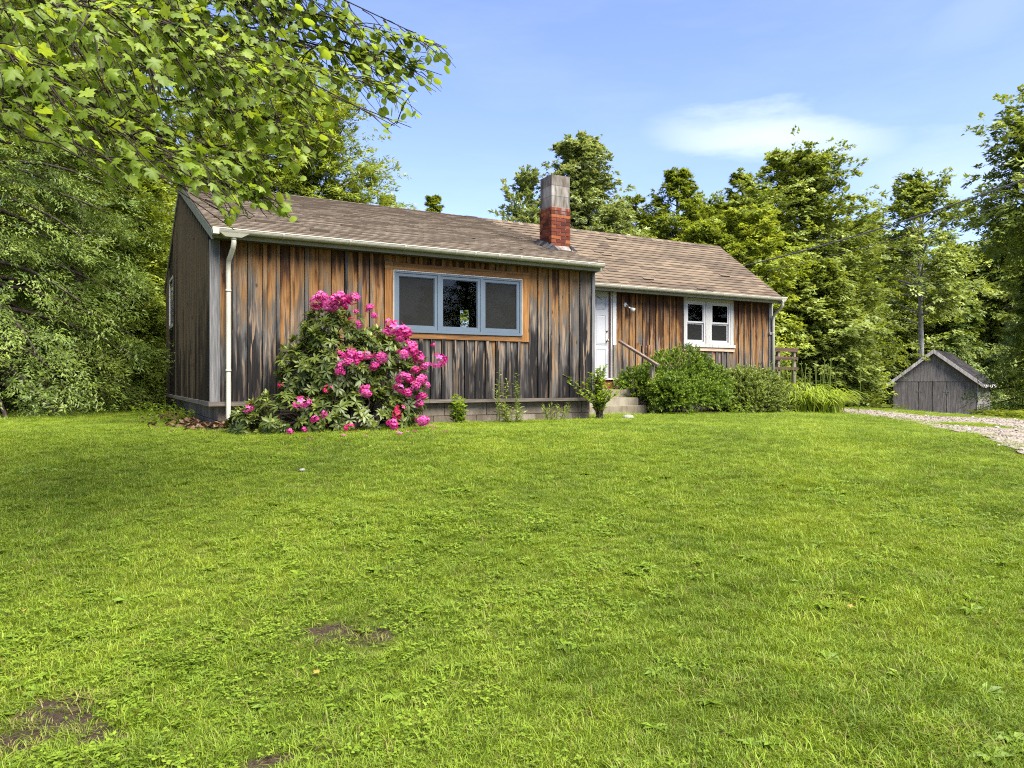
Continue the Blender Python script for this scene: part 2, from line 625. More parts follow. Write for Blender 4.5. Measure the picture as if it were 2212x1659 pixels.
def brick_mat():
    q = NT('red_brick')
    p = q.obj()
    f = q.math('ADD', q.tone(), q.math('MULTIPLY', q.math('SUBTRACT', q.noise(p, 9, 3), .5), .5), True)
    c = q.ramp(f, [(0, (.040, .012, .008)), (.45, (.110, .031, .017)), (.8, (.165, .050, .020)), (1, (.23, .085, .027))])
    n = q.noise(p, 70, 3)
    c = q.mix(q.math('MULTIPLY', n, .4), c, (.08, .025, .018))
    # white bloom near the concrete above
    z = q.n('ShaderNodeSeparateXYZ', {0: p}).outputs[2]
    bl = q.math('MULTIPLY', q.ramp(q.noise(q.scalev(p, (14, 14, 4)), 1, 3), [(.50, 0), (.64, 1)]), q.ramp(q.math('SUBTRACT', z, 3.95), [(0.0, 0), (.25, .6)]))
    c = q.mix(bl, c, (.20, .17, .15))
    return q.done(q.bsdf(c, .95, .08, q.bump(n, .5, .006)))


def concrete_mat(name, c0, c1, c2, stain=.5):
    q = NT(name)
    p = q.obj()
    n1 = q.noise(q.scalev(p, (5, 5, 2)), 1, 5, .6, .5)
    n2 = q.noise(p, 90, 3)
    n3 = q.noise(q.scalev(p, (7, 7, 1.3)), 1.3, 4)
    f = q.math('ADD', n1, q.math('MULTIPLY', q.math('SUBTRACT', q.tone(), .5), .35))
    c = q.ramp(f, [(.28, c0), (.5, c1), (.74, c2)])
    c = q.mix(q.ramp(n3, [(.5, 0), (.68, stain)]), c, tuple(x * .3 for x in c0))
    c = q.mix(q.math('MULTIPLY', n2, .3), c, c0)
    return q.done(q.bsdf(c, .92, .15, q.bump(n2, .35, .004)))


M['brick'] = brick_mat()
M['mortar'] = concrete_mat('mortar', (.12, .10, .085), (.20, .17, .15), (.27, .24, .21), .3)
M['flue'] = concrete_mat('flue_block', (.060, .050, .038), (.14, .127, .108), (.27, .255, .23), .85)
M['found'] = concrete_mat('foundation_block', (.092, .075, .052), (.148, .123, .090), (.22, .19, .15), .35)
M['step'] = concrete_mat('step_concrete', (.095, .08, .052), (.15, .13, .09), (.22, .20, .15), .4)
M['tar'] = concrete_mat('roof_tar', (.012, .012, .014), (.022, .022, .024), (.06, .06, .06), .3)
M['lead'] = concrete_mat('lead_flashing', (.20, .20, .20), (.33, .33, .32), (.48, .47, .45), .5)
M['stone'] = concrete_mat('pale_stone', (.12, .11, .095), (.20, .19, .17), (.30, .29, .27), .2)


def paint_mat(name, col, rough=.45, chip=0.0, dirt=.15, under=(.20, .185, .17)):
    q = NT(name)
    p = q.obj()
    n = q.noise(p, 3.5, 4)
    c = q.mix(q.ramp(n, [(.4, 0), (.8, dirt)]), col, tuple(x * .45 for x in col))
    if chip:
        n2 = q.noise(q.scalev(p, (22, 22, 6)), 1, 4, .65)
        c = q.mix(q.ramp(n2, [(.56, 0), (.60, chip)]), c, under)
    return q.done(q.bsdf(c, rough, .4))


M['gutter'] = paint_mat('cream_gutter', (.33, .32, .26), .4, 0, .35)
M['fascia'] = paint_mat('cream_fascia', (.15, .148, .10), .6, 0, .45)
M['vinyl'] = paint_mat('white_vinyl', (.34, .34, .335), .35)
M['chipped'] = paint_mat('chipped_white', (.29, .29, .27), .6, .75, .3)
M['door'] = paint_mat('white_door', (.31, .32, .33), .4, 0, .1)
M['blue'] = paint_mat('blue_frame', (.058, .083, .108), .5, .06, .3, (.12, .15, .17))
M['redboard'] = paint_mat('red_board', (.20, .035, .025), .6, 0, .4)
M['white'] = paint_mat('white_trim', (.36, .36, .345), .5, 0, .3)
M['gasket'] = paint_mat('dark_gasket', (.06, .02, .018), .6)
M['cable'] = paint_mat('cable_black', (.075, .075, .08), .4)
M['interior'] = paint_mat('interior_paint', (.16, .15, .14), .8)


def metal_mat(name, col, rough):
    q = NT(name)
    return q.done(q.bsdf(col, rough, .5, None, 1.0))


M['brass'] = metal_mat('old_brass', (.32, .24, .15), .4)
M['steel'] = metal_mat('dull_steel', (.45, .45, .45), .45)


def glass_mat(name, tint, dim, mesh=0.0):
    q = NT(name)
    fr = q.n('ShaderNodeFresnel', {'IOR': 1.5}).outputs[0]
    tr = q.n('ShaderNodeBsdfTransparent', {'Color': tint}).outputs[0]
    gl = q.n('ShaderNodeBsdfGlossy', {'Color': (dim, dim, dim), 'Roughness': .02}).outputs[0]
    mx = q.n('ShaderNodeMixShader', {'Fac': fr})
    q.t.links.new(tr, mx.inputs[1])
    q.t.links.new(gl, mx.inputs[2])
    out = mx.outputs[0]
    if mesh:
        df = q.n('ShaderNodeBsdfDiffuse', {'Color': (.026, .0265, .025, 1)}).outputs[0]
        m2 = q.n('ShaderNodeMixShader', {'Fac': mesh})
        q.t.links.new(out, m2.inputs[1])
        q.t.links.new(df, m2.inputs[2])
        out = m2.outputs[0]
    return q.done(out)


M['glass'] = glass_mat('window_glass', (.75, .78, .76), .4)
M['screen'] = glass_mat('insect_screen_glass', (.42, .42, .42), .22, .55)


def bark_mat(name, c0, c1, c2):
    q = NT(name)
    p = q.obj()
    n = q.noise(q.scalev(p, (16, 16, 3)), 1, 4, .6)
    c = q.ramp(n, [(.3, c0), (.5, c1), (.7, c2)])
    return q.done(q.bsdf(c, .9, .15, q.bump(n, .6, .01)))


M['bark'] = bark_mat('dark_bark', (.018, .013, .010), (.042, .032, .025), (.085, .068, .054))
M['palebark'] = bark_mat('pale_bark', (.20, .18, .15), (.36, .335, .29), (.50, .47, .42))
M['twig'] = bark_mat('maple_twig', (.012, .009, .007), (.028, .020, .015), (.055, .042, .032))
M['stem'] = bark_mat('green_stem', (.05, .07, .015), (.08, .11, .02), (.11, .15, .03))


def shedwood_mat(name, k=1.0):
    q = NT(name)
    o = q.obj()
    r = q.rnd()
    off = q.n('ShaderNodeCombineXYZ', {0: q.math('MULTIPLY', r, 37.0), 1: 0.0, 2: q.math('MULTIPLY', r, 23.0)}).outputs[0]
    g = q.noise(q.scalev(o, (26, 26, 1.3), off), 1, 4, .65, 1.2)
    b = q.noise(q.scalev(o, (3, 3, 1.2), off), 1, 3)
    c = q.ramp(g, [(.3, tuple(x * k for x in (.032, .030, .029))), (.5, tuple(x * k for x in (.088, .081, .074))), (.7, tuple(x * k for x in (.16, .146, .132)))])
    c = q.mix(q.ramp(b, [(.5, 0), (.75, .6)]), c, tuple(x * k for x in (.045, .044, .05)))
    c = q.mix(q.math('MULTIPLY', r, .45), c, tuple(x * k for x in (.05, .047, .047)))
    return q.done(q.bsdf(c, .9, .1, q.bump(g, .4, .01)))


M['shed'] = shedwood_mat('grey_plywood', 1.9)
M['shedtrim'] = shedwood_mat('pale_grey_board', 5.2)
M['shedgable'] = shedwood_mat('lighter_plywood', 2.4)

# ================================================================== GROUND
drive_poly = np.array([(9.3, 23.4), (8.7, 20.0), (8.2, 15.6), (7.1, 11.9), (5.9, 8.7), (5.3, 5.5), (5.0, 2.0), (5.2, -4.0), (14.5, -4.0), (15.5, 2.0),
                       (16.5, 9.0), (15.5, 13.0), (14.0, 17.0), (12.6, 20.0), (11.2, 22.8), (10.2, 24.6), (9.6, 24.6)])


def poly_sd(px, py, poly):
    """signed distance, positive inside"""
    d = np.full(px.shape, 1e9)
    inside = np.zeros(px.shape, bool)
    n = len(poly)
    for i in range(n):
        ax, ay = poly[i]
        bx, by = poly[(i + 1) % n]
        ex, ey = bx - ax, by - ay
        t = np.clip(((px - ax) * ex + (py - ay) * ey) / (ex * ex + ey * ey), 0, 1)
        d = np.minimum(d, np.hypot(px - ax - t * ex, py - ay - t * ey))
        c = ((ay > py) != (by > py)) & (px < (bx - ax) * (py - ay) / (by - ay + 1e-12) + ax)
        inside ^= c
    return np.where(inside, d, -d)


_oct = [(RNG.uniform(0, 6.28), RNG.uniform(-1, 1, 2)) for _ in range(18)]


def wob(x, y, s):
    """cheap smooth noise about -1..1"""
    r = 0
    for i, (ph, k) in enumerate(_oct):
        f_ = s * (0.6 + 0.25 * i)
        r = r + np.sin((k[0] * x + k[1] * y) * f_ + ph + 1.7 * np.sin((k[1] * x - k[0] * y) * f_ * .6 + ph * 2)) / (1 + i * .18)
    return r / 5.0


# grassy islands on the gravel: (x, y, rx, ry)
islands = [(8.75, 14.0, .40, .9), (11.3, 19.6, .7, 1.6), (12.6, 16.6, .6, 1.5), (8.3, 11.4, .2, .4), (12.5, 13.0, .4, 1.0)]


def drive_mask(X, Y):
    m = poly_sd(X, Y, drive_poly) + 0.26 * wob(X, Y, 1.1) + .14 * wob(X, Y, 4.0)
    for (x, y, a, b) in islands:
        q_ = ((X - x) / a) ** 2 + ((Y - y) / b) ** 2 + .5 * wob(X, Y, 2.5)
        m = np.minimum(m, (q_ - 1) * .4)
    return m


# bare patches seen in the lawn: (x, y, rx, ry)
def ground_hit(x, y):
    k, s_ = (x - CX) / F, (HY - y) / F
    lo, hi = 1.5, 40.0
    ds = np.linspace(1.5, 40, 900)
    zz = 1.6 + s_ * ds - gz(k * ds, ds)
    i = int(np.argmax(zz < 0))
    return k * ds[i], ds[i]


soil_spots = []
for (x, y, rx, ry) in ((140, 1560, .34, .26), (235, 1590, .25, .16), (60, 1600, .28, .16), (770, 1375, .44, .30), (690, 1370, .2, .14),
                       (560, 1655, .14, .07), (700, 1640, .12, .05), (1310, 1195, .07, .07), (20, 1470, .12, .06)):
    g = ground_hit(x, y)
    soil_spots.append((*g, rx, ry))


def soil_mask(X, Y):
    s_ = np.zeros(np.shape(X))
    w = .45 * wob(X, Y, 5.0)
    for (x, y, a, b) in soil_spots:
        s_ = np.maximum(s_, np.clip(1.25 - np.sqrt(((X - x) / a) ** 2 + ((Y - y) / b) ** 2) + w * 1.3 + .35 * wob(X, Y, 14.0), 0, 1))
    # bare soil along the foundation and under the rhododendron
    u = (X - HX) * CT + (Y - HYY) * ST
    v = -(X - HX) * ST + (Y - HYY) * CT
    s_ = np.maximum(s_, np.clip(1.0 - np.abs(v + .05) / .28 + w, 0, 1) * ((u > -.2) & (u < 7.6)))
    s_ = np.maximum(s_, np.clip(1.25 - np.sqrt(((u - 1.8) / 1.5) ** 2 + ((v + .55) / .62) ** 2) * 1.0 + w * .4, 0, 1))
    s_ = np.maximum(s_, np.clip(1.0 - np.abs(u - .02) / .4 + w, 0, 1) * ((v > -.2) & (v < 9)))
    s_ = np.maximum(s_, np.clip(1.3 - np.sqrt(((u - 12.2) / 3.2) ** 2 + ((v - 2.25) / .75) ** 2) + w * .3, 0, 1))
    return s_


def forest_mask(X, Y):
    """floor under the trees, no lawn"""
    left = sstep((Y - (16.8 + 1.0 * np.sin(X * .4)) ) / 1.0) * (X < -5.2)
    u = (X - HX) * CT + (Y - HYY) * ST
    v = -(X - HX) * ST + (Y - HYY) * CT
    back = (v > 9.6) & (u < 15.5)
    right = sstep((Y - 25.6) / 1.2) * (X > 3) * (~((v > 2) & (u < 15.5)))
    return np.clip(np.maximum(np.maximum(left, back * 1.0), right * 0.9), 0, 1)


xs = np.concatenate([np.linspace(-260, -30, 20)[:-1], np.linspace(-30, -9, 40)[:-1], np.linspace(-9, 9, 140)[:-1], np.linspace(9, 20, 80)[:-1], np.linspace(20, 44, 36)[:-1], np.linspace(44, 300, 20)])
ys = np.concatenate([np.linspace(-60, 1, 20)[:-1], np.linspace(1, 9, 96)[:-1], np.linspace(9, 28, 120)[:-1], np.linspace(28, 60, 40)[:-1], np.linspace(60, 500, 24)])
GX, GY = np.meshgrid(xs, ys)
GZ = gz(GX, GY)
nx, ny = len(xs), len(ys)
idx = np.arange(nx * ny).reshape(ny, nx)
Fq = np.stack([idx[:-1, :-1], idx[:-1, 1:], idx[1:, 1:], idx[1:, :-1]], -1).reshape(-1, 4)
gm = np_mesh('ground', np.stack([GX, GY, GZ], -1).reshape(-1, 3), Fq, np.zeros(len(Fq)), M['ground'], smooth=True)
for nm, val in (('soil', soil_mask(GX, GY)), ('forest', forest_mask(GX, GY))):
    a = gm.attributes.new(nm, 'FLOAT', 'POINT')
    a.data.foreach_set('value', val.ravel().astype(np.float32))
ground = link(bpy.data.objects.new('ground', gm))
tag(ground, kind='structure')

# gravel drive, one thin sheet over the ground
st_ = 0.11
dx, dy = np.arange(4, 17.5, st_), np.arange(-3.5, 24.5, st_)
DX, DY = np.meshgrid(dx, dy)
dm = drive_mask(DX, DY)
# wrinkle the grid so that the rim is not stair stepped
DXj, DYj = DX + .03 * np.sin(DY * 31 + DX * 17), DY + .03 * np.sin(DX * 29 - DY * 13)
# pull the rim onto the true outline so that it is not stair stepped
gy_, gx_ = np.gradient(dm, st_)
stp = np.clip(-dm, 0, 1.2 * st_) / np.maximum(np.hypot(gx_, gy_), .3)
nrm_ = np.maximum(np.hypot(gx_, gy_), .3)
DXj, DYj = DXj + np.minimum(stp, 1.2 * st_) * gx_ / nrm_, DYj + np.minimum(stp, 1.2 * st_) * gy_ / nrm_
didx = np.arange(DX.size).reshape(DX.shape)
cellm = (dm[:-1, :-1] + dm[1:, 1:] + dm[:-1, 1:] + dm[1:, :-1]) / 4 > 0
Fd = np.stack([didx[:-1, :-1], didx[:-1, 1:], didx[1:, 1:], didx[1:, :-1]], -1)[cellm]
used, inv = np.unique(Fd, return_inverse=True)
Vd = np.stack([DXj, DYj, gz(DXj, DYj) + .018], -1).reshape(-1, 3)[used]
drive = link(bpy.data.objects.new('gravel_driveway', np_mesh('gravel_driveway', Vd, inv.reshape(-1, 4), np.zeros(len(Fd)), M['gravel'], smooth=True)))
tag(drive, kind='structure')


# ------------------------------------------------------------------ scattering of small ground cover
def scatter(name, pts, kinds, rots, scales, protos, label, cat):
    """ONE stuff object: a point cloud mesh whose points carry small plants"""
    coll = bpy.data.collections.new(name + '_kinds')
    for i, pm in enumerate(protos):
        coll.objects.link(bpy.data.objects.new('%s_kind_%02d' % (name, i), pm))
    m = bpy.data.meshes.new(name)
    m.vertices.add(len(pts))
    m.vertices.foreach_set('co', np.asarray(pts, np.float32).ravel())
    a = m.attributes.new('pick', 'INT', 'POINT')
    a.data.foreach_set('value', np.asarray(kinds, np.int32))
    a = m.attributes.new('turn', 'FLOAT_VECTOR', 'POINT')
    a.data.foreach_set('vector', np.asarray(rots, np.float32).ravel())
    a = m.attributes.new('size', 'FLOAT', 'POINT')
    a.data.foreach_set('value', np.asarray(scales, np.float32))
    o = link(bpy.data.objects.new(name, m))
    tag(o, label, cat, kind='stuff')
    ng = bpy.data.node_groups.new(name + '_nodes', 'GeometryNodeTree')
    ng.interface.new_socket('Geometry', in_out='INPUT', socket_type='NodeSocketGeometry')
    ng.interface.new_socket('Geometry', in_out='OUTPUT', socket_type='NodeSocketGeometry')
    N = ng.nodes
    gi, go = N.new('NodeGroupInput'), N.new('NodeGroupOutput')
    ci = N.new('GeometryNodeCollectionInfo')
    ci.inputs['Collection'].default_value = coll
    ci.inputs['Separate Children'].default_value = True
    ci.inputs['Reset Children'].default_value = True
    ip = N.new('GeometryNodeInstanceOnPoints')
    ip.inputs['Pick Instance'].default_value = True

    def named(nm, ty):
        q_ = N.new('GeometryNodeInputNamedAttribute')
        q_.data_type = ty
        q_.inputs['Name'].default_value = nm
        return q_.outputs['Attribute']
    L = ng.links
    L.new(gi.outputs[0], ip.inputs['Points'])
    L.new(ci.outputs[0], ip.inputs['Instance'])
    L.new(named('pick', 'INT'), ip.inputs['Instance Index'])
    L.new(named('turn', 'FLOAT_VECTOR'), ip.inputs['Rotation'])
    L.new(named('size', 'FLOAT'), ip.inputs['Scale'])
    L.new(ip.outputs[0], go.inputs[0])
    md = o.modifiers.new('scatter', 'NODES')
    md.node_group = ng
    return o


def tuft(seed, n, h, spread, lean, w, dry=0.06):
    r = np.random.default_rng(seed)
    V, Fc, T = [], [], []
    for i in range(n):
        a, rr = r.uniform(0, 6.28), spread * math.sqrt(r.uniform())
        base = np.array([rr * math.cos(a), rr * math.sin(a), -.01])
        b = a + r.normal(0, 1.0)
        hh = h * r.uniform(.5, 1.15)
        ln = lean * r.uniform(.2, 1.3) * hh
        dirv = np.array([math.cos(b), math.sin(b), 0])
        sd = np.array([-math.sin(b + r.normal(0, .6)), math.cos(b), 0]) * w * r.uniform(.7, 1.3)
        p1 = base + dirv * ln * .35 + np.array([0, 0, hh * .6])
        p2 = base + dirv * ln + np.array([0, 0, hh * (1 - .25 * lean * r.uniform())])
        k = len(V)
        V += [base - sd, base + sd, p1 + sd * .8, p1 - sd * .8, p2]
        Fc += [(k, k + 1, k + 2, k + 3), (k + 3, k + 2, k + 4)]
        t = 1.0 if r.uniform() < dry else r.uniform(0, .12)
        T += [t, t]
    m = MB()
    m.v, m.f, m.t = [tuple(v) for v in V], Fc, T
    return m.mesh('grass_tuft', M['grass'])


def broadleaf(seed, n, size, h, flat):
    """clover and low broad leaved weeds"""
    r = np.random.default_rng(seed)
    m = MB()
    for i in range(n):
        a, rr = r.uniform(0, 6.28), .07 * math.sqrt(r.uniform())
        c = Vector((rr * math.cos(a), rr * math.sin(a), h * r.uniform(.4, 1)))
        for j in range(3):
            b = a + j * 2.09 + r.normal(0, .3)
            d = Vector((math.cos(b), math.sin(b), r.uniform(-.3, .5) * (1 - flat)))
            s_ = Vector((-math.sin(b), math.cos(b), 0)) * size * .45
            m.poly([c, c + d * size * .6 - s_, c + d * size * 1.05, c + d * size * .6 + s_], [(0, 1, 2, 3)], r.uniform(.2, 1))
    return m.mesh('clover', M['weed'])


def rosette(seed, n, size):
    r = np.random.default_rng(seed)
    m = MB()
    for i in range(n):
        b = 6.28 * i / n + r.normal(0, .25)
        d = Vector((math.cos(b), math.sin(b), r.uniform(.15, .5))).normalized()
        s_ = Vector((-math.sin(b), math.cos(b), 0)) * size * .2
        c = Vector((0, 0, .01))
        L = size * r.uniform(.7, 1.1)
        e = c + d * L - Vector((0, 0, L * .25))
        m.poly([c, c + d * L * .5 - s_, e, c + d * L * .5 + s_], [(0, 1, 2, 3)], r.uniform(.1, .8))
    return m.mesh('plantain', M['weed'])


protos = [tuft(1, 38, .040, .055, .9, .0018), tuft(2, 38, .046, .06, 1.1, .0018), tuft(3, 34, .036, .055, 1.3, .0019, .16),
          tuft(4, 38, .052, .05, 1.0, .0018), tuft(5, 30, .085, .045, 1.0, .0020, .05),
          broadleaf(6, 10, .013, .034, .6), broadleaf(7, 9, .017, .038, .4), rosette(8, 8, .085), tuft(9, 26, .055, .07, 1.6, .0022, .55)]


def lawn_points():
    P, K, Rr, Sc = [], [], [], []
    # (y0, y1, tufts per square metre, size)
    for (y0, y1, dens, sz) in ((.8, 2.2, 420, 1.0), (2.2, 4.0, 800, 1.0), (4.0, 6.5, 640, 1.0), (6.5, 10, 420, 1.05), (10, 15, 300, 1.05), (15, 27.5, 160, 1.25)):
        w = .82 * y1 + 3.0
        n = int(dens * 2 * w * (y1 - y0))
        X, Y = RNG.uniform(-w, w, n), RNG.uniform(y0, y1, n)
        k = np.abs(X) < np.where(np.abs(X) < .73 * Y + .8, 99, (.82 * Y + 3.0) * (RNG.uniform(size=n) < .6))
        X, Y = X[k], Y[k]
        u = (X - HX) * CT + (Y - HYY) * ST
        v = -(X - HX) * ST + (Y - HYY) * CT
        house = ((u > .05) & (u < 6.8) & (v > .05) & (v < 9.1)) | ((u >= 6.8) & (u < 14.9) & (v > 2.9) & (v < 9.1)) | ((u > 7) & (u < 9.9) & (v > 1.2) & (v < 3))
        sm, fm, dmk = soil_mask(X, Y), forest_mask(X, Y), drive_mask(X, Y)
        keep = (~house) & (RNG.uniform(size=len(X)) > np.minimum(sm * 1.12 - .10, .86)) & (RNG.uniform(size=len(X)) > fm * 1.3) & (RNG.uniform(size=len(X)) > .55 * np.clip(wob(X - 9, Y + 4, 2.2) - .45, 0, 1) * 2) & (dmk < RNG.normal(.13, .24, len(X)))
        X, Y, sm = X[keep], Y[keep], sm[keep]
        n = len(X)
        patchw = wob(X, Y, 1.3)
        patchc = wob(X + 30, Y - 12, 1.0)
        r = RNG.uniform(size=n)
        kind = RNG.integers(0, 4, n)
        kind = np.where((r < .015 + .05 * (patchw > .6)), 4, kind)
        wd = np.clip(.07 + .22 * patchc + .10 * (X < 1) * (Y < 6.5), 0, .38)
        r2 = RNG.uniform(size=n)
        kind = np.where(r2 < wd, RNG.integers(5, 7, n), kind)
        kind = np.where((r2 > .992) & (Y < 8), 7, kind)
        kind = np.where((r2 > .90) & (r2 < .93 + .05 * (wob(X + 5, Y, 1.9) > .35)), 8, kind)
        kind = np.where((sm > .45) & (RNG.uniform(size=n) < .65), 8, kind)
        hs = np.clip(1 + .30 * patchw + .18 * wob(X, Y, 3.0), .55, 1.6)
        P.append(np.stack([X, Y, gz(X, Y)], -1))
        K.append(kind)
        Rr.append(np.stack([RNG.normal(0, .12, n), RNG.normal(0, .12, n), RNG.uniform(0, 6.28, n)], -1))
        Sc.append(sz * hs * RNG.uniform(.8, 1.25, n) * (1 - .35 * np.clip(sm, 0, 1)))
    return np.concatenate(P), np.concatenate(K), np.concatenate(Rr), np.concatenate(Sc)


scatter('lawn_grass', *lawn_points(), protos, 'short green lawn grass with clover and low weeds', 'grass')


# loose stones of the drive
def pebble(seed):
    r = np.random.default_rng(seed)
    m = MB()
    n = 6
    ring = lambda z, s_: [Vector((math.cos(6.28 * k / n) * s_ * r.uniform(.8, 1.2), math.sin(6.28 * k / n) * s_ * r.uniform(.8, 1.2), z)) for k in range(n)]
    pts = ring(-.3, .8) + ring(.25, 1.0) + [Vector((0, 0, .65))]
    m.poly(pts, [(k, (k + 1) % n, n + (k + 1) % n, n + k) for k in range(n)] + [(n + k, n + (k + 1) % n, 2 * n) for k in range(n)], r.uniform(0, 1))
    return m.mesh('pebble', M['pebble'])


X, Y = RNG.uniform(5.5, 16.5, 16000), RNG.uniform(5, 23.5, 16000)
k = (drive_mask(X, Y) > RNG.normal(.05, .08, len(X))) & (X / Y < .78)
X, Y = X[k], Y[k]
scatter('gravel', np.stack([X, Y, gz(X, Y) + .022], -1), RNG.integers(0, 3, len(X)), RNG.uniform(-.4, .4, (len(X), 3)) + np.stack([0 * X, 0 * X, X * 40], -1),
        RNG.lognormal(math.log(.011), .45, len(X)), [pebble(1), pebble(2), pebble(3)], 'loose pale stones on the gravel drive', 'gravel')

# ================================================================== HOUSE
house = thing('wooden_house', 'weathered board and batten house with brown shingle roof and brick chimney', 'house', (HX, HYY, HZ), TH)
V1, VR = 2.95, 5.0                      # front wall of the set back wing, ridge
ZR = 4.79
LE, RE, BE = (-.27, 2.90), (2.57, 2.98), (9.25, 3.05)     # eaves: (v, z)
UL, UR = 6.79, 14.86


def ztop_l(v):
    return (LE[1] + (v - LE[0]) * (ZR - LE[1]) / (VR - LE[0]) if v < VR else ZR - (v - VR) * (ZR - BE[1]) / (BE[0] - VR)) - .13


def front_board(parent, name, u0, u1, z0, z1, v0, v1, mat, weather=0.0, rng=None):
    """an upright board on a front wall; ends and faces slightly off true"""
    j = lambda s_: random.uniform(-s_, s_)
    m = MB()
    v0 += j(.003)
    tw = j(.004)
    e = j(.004)
    pts = [(u0, v0 + tw, z0 + e), (u1, v0 - tw, z0 + e), (u1, v1, z0 + e), (u0, v1, z0 + e),
           (u0 + j(.003), v0 - tw, z1), (u1 + j(.003), v0 + tw, z1), (u1, v1, z1), (u0, v1, z1)]
    m.poly(pts, [(3, 2, 1, 0), (4, 5, 6, 7), (0, 1, 5, 4), (1, 2, 6, 5), (2, 3, 7, 6), (3, 0, 4, 7)], random.random())
    return m.build(name, mat, parent, weather=weather)


def wall_boards(parent, u0, u1, z0, z1, v, mod, mat, holes=(), skip_first=False, wb=0.0):
    n = max(1, round((u1 - u0) / mod))
    w = (u1 - u0) / n
    hb = [.002] + [random.uniform(.026, .034) for _ in range(n - 1)] + [.002]
    cs = [u0 + i * w + (random.uniform(-.012, .012) if 0 < i < n else 0) for i in range(n + 1)]

    def spans_at(a, b, pad):
        for (h0, h1, hz0, hz1) in holes:
            if b > h0 + pad and a < h1 - pad:
                return [(z0, hz0), (hz1, z1)]
        return [(z0, z1)]
    for i in range(n):
        a, b = cs[i] + hb[i] * .55, cs[i + 1] - hb[i + 1] * .55
        g0, g1 = (hb[i] * .45 + .008 if i else 0), (hb[i + 1] * .45 + .008 if i < n - 1 else 0)
        for (s0, s1) in spans_at(a, b, .02):
            if s1 - s0 > .02:
                front_board(parent, 'board', a + g0, b - g1, s0, s1, v + .002, v + .026, mat, wb - .07 + random.gauss(0, .09))
        if i < n - 1:
            c = cs[i + 1]
            for (s0, s1) in spans_at(c, c, -.03):
                if s1 - s0 > .02:
                    front_board(parent, 'batten', c - hb[i + 1], c + hb[i + 1], s0 + random.uniform(-.012, .004), s1, v - .024, v + .004, mat,
                                wb - .10 + random.gauss(-.04, .13) - (.25 if s1 < 1.5 and z1 > 2 else 0))


# --- front wall of the near wing
wl = MB()
for (a, b, z0, z1) in ((.03, 2.70, .345, 2.80), (5.28, 6.72, .345, 2.80), (2.70, 5.28, .345, 1.50), (2.70, 5.28, 2.56, 2.80)):
    wl.box(a, b, .03, .13, z0, z1)
M['felt'] = paint_mat('dark_felt', (.008, .007, .007), .9)
wall_a = wl.build('wall', M['felt'], house)
PW = (2.63, 5.345, 1.42, 2.665)
wall_boards(wall_a, .115, 2.63, .41, 2.775, 0, .215, M['siding'], wb=-.05)
wall_boards(wall_a, 2.63, 5.345, .41, 2.775, 0, .207, M['siding'], holes=(PW,))
wall_boards(wall_a, 5.345, 6.73, .41, 2.775, 0, .222, M['siding'], wb=-.10)
m = MB().box(0, .112, -.026, .0, .41, 2.775)
m.build('corner_board', M['grey_v'], wall_a)
m = MB().box(-.028, -.001, -.026, .06, .41, 2.775)
m.build('corner_board', M['grey_v'], wall_a)
m = MB().box(6.732, 6.80, -.026, .03, .41, 2.775)
m.build('corner_board', M['grey_v'], wall_a)
m = MB().box(-.045, 3.4, -.05, .0, .345, .408)
m.build('skirt_board', M['grey_h'], wall_a)
m = MB().box(3.405, 6.83, -.047, .0, .347, .405)
m.build('skirt_board', M['grey_h'], wall_a)

# --- gable wall
gw = MB()
vs = [.135, VR, 8.9]
WG = (6.62, 7.77, 1.95, 3.1)
gw.prism([(.135, .345), (6.62, .345), (6.62, ztop_l(6.62)), (VR, ztop_l(VR)), (.135, ztop_l(.135))], .03, .12, axis=0)
gw.prism([(7.77, .345), (8.9, .345), (8.9, ztop_l(8.9)), (7.77, ztop_l(7.77))], .03, .12, axis=0)
gw.prism([(6.62, .345), (7.77, .345), (7.77, WG[2]), (6.62, WG[2])], .03, .12, axis=0)
gw.prism([(6.62, WG[3]), (7.77, WG[3]), (7.77, ztop_l(7.77)), (6.62, ztop_l(6.62))], .03, .12, axis=0)
wall_g = gw.build('wall', M['felt'], house)
n = 32
w = (9.0 - .06) / n
for i in range(n):
    a, b = .06 + i * w, .06 + (i + 1) * w
    for (z0, cut) in ((.41, None),):
        if b > WG[0] + .02 and a < WG[1] - .02:
            m1_ = MB().prism([(a, .41), (b - .004, .41), (b - .004, WG[2]), (a, WG[2])], .003, .027, random.random(), axis=0)
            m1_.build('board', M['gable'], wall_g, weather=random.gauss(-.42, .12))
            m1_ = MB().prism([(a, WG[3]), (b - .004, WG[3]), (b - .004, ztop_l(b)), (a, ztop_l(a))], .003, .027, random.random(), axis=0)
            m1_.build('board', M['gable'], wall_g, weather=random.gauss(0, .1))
        else:
            o_ = [(a, .41), (b - .004, .41), (b - .004, ztop_l(b)), (a, ztop_l(a))]
            if a < VR < b:
                o_ = [(a, .41), (b - .004, .41), (b - .004, ztop_l(b)), (VR, ztop_l(VR)), (a, ztop_l(a))]
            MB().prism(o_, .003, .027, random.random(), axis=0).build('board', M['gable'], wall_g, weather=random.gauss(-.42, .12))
    c = a
    if i == 0 or (WG[0] - .04 < c < WG[1] + .04):
        continue
    hb = random.uniform(.030, .042)
    MB().prism([(c - hb, .405), (c + hb, .405), (c + hb, ztop_l(c + hb)), (c - hb, ztop_l(c - hb))], -.024, .002, random.random(), axis=0).build(
        'batten', M['gable'], wall_g, weather=random.gauss(.62, .22))
MB().box(-.048, .0, .0, 9.03, .345, .41).build('skirt_board', M['grey_y'], wall_g)
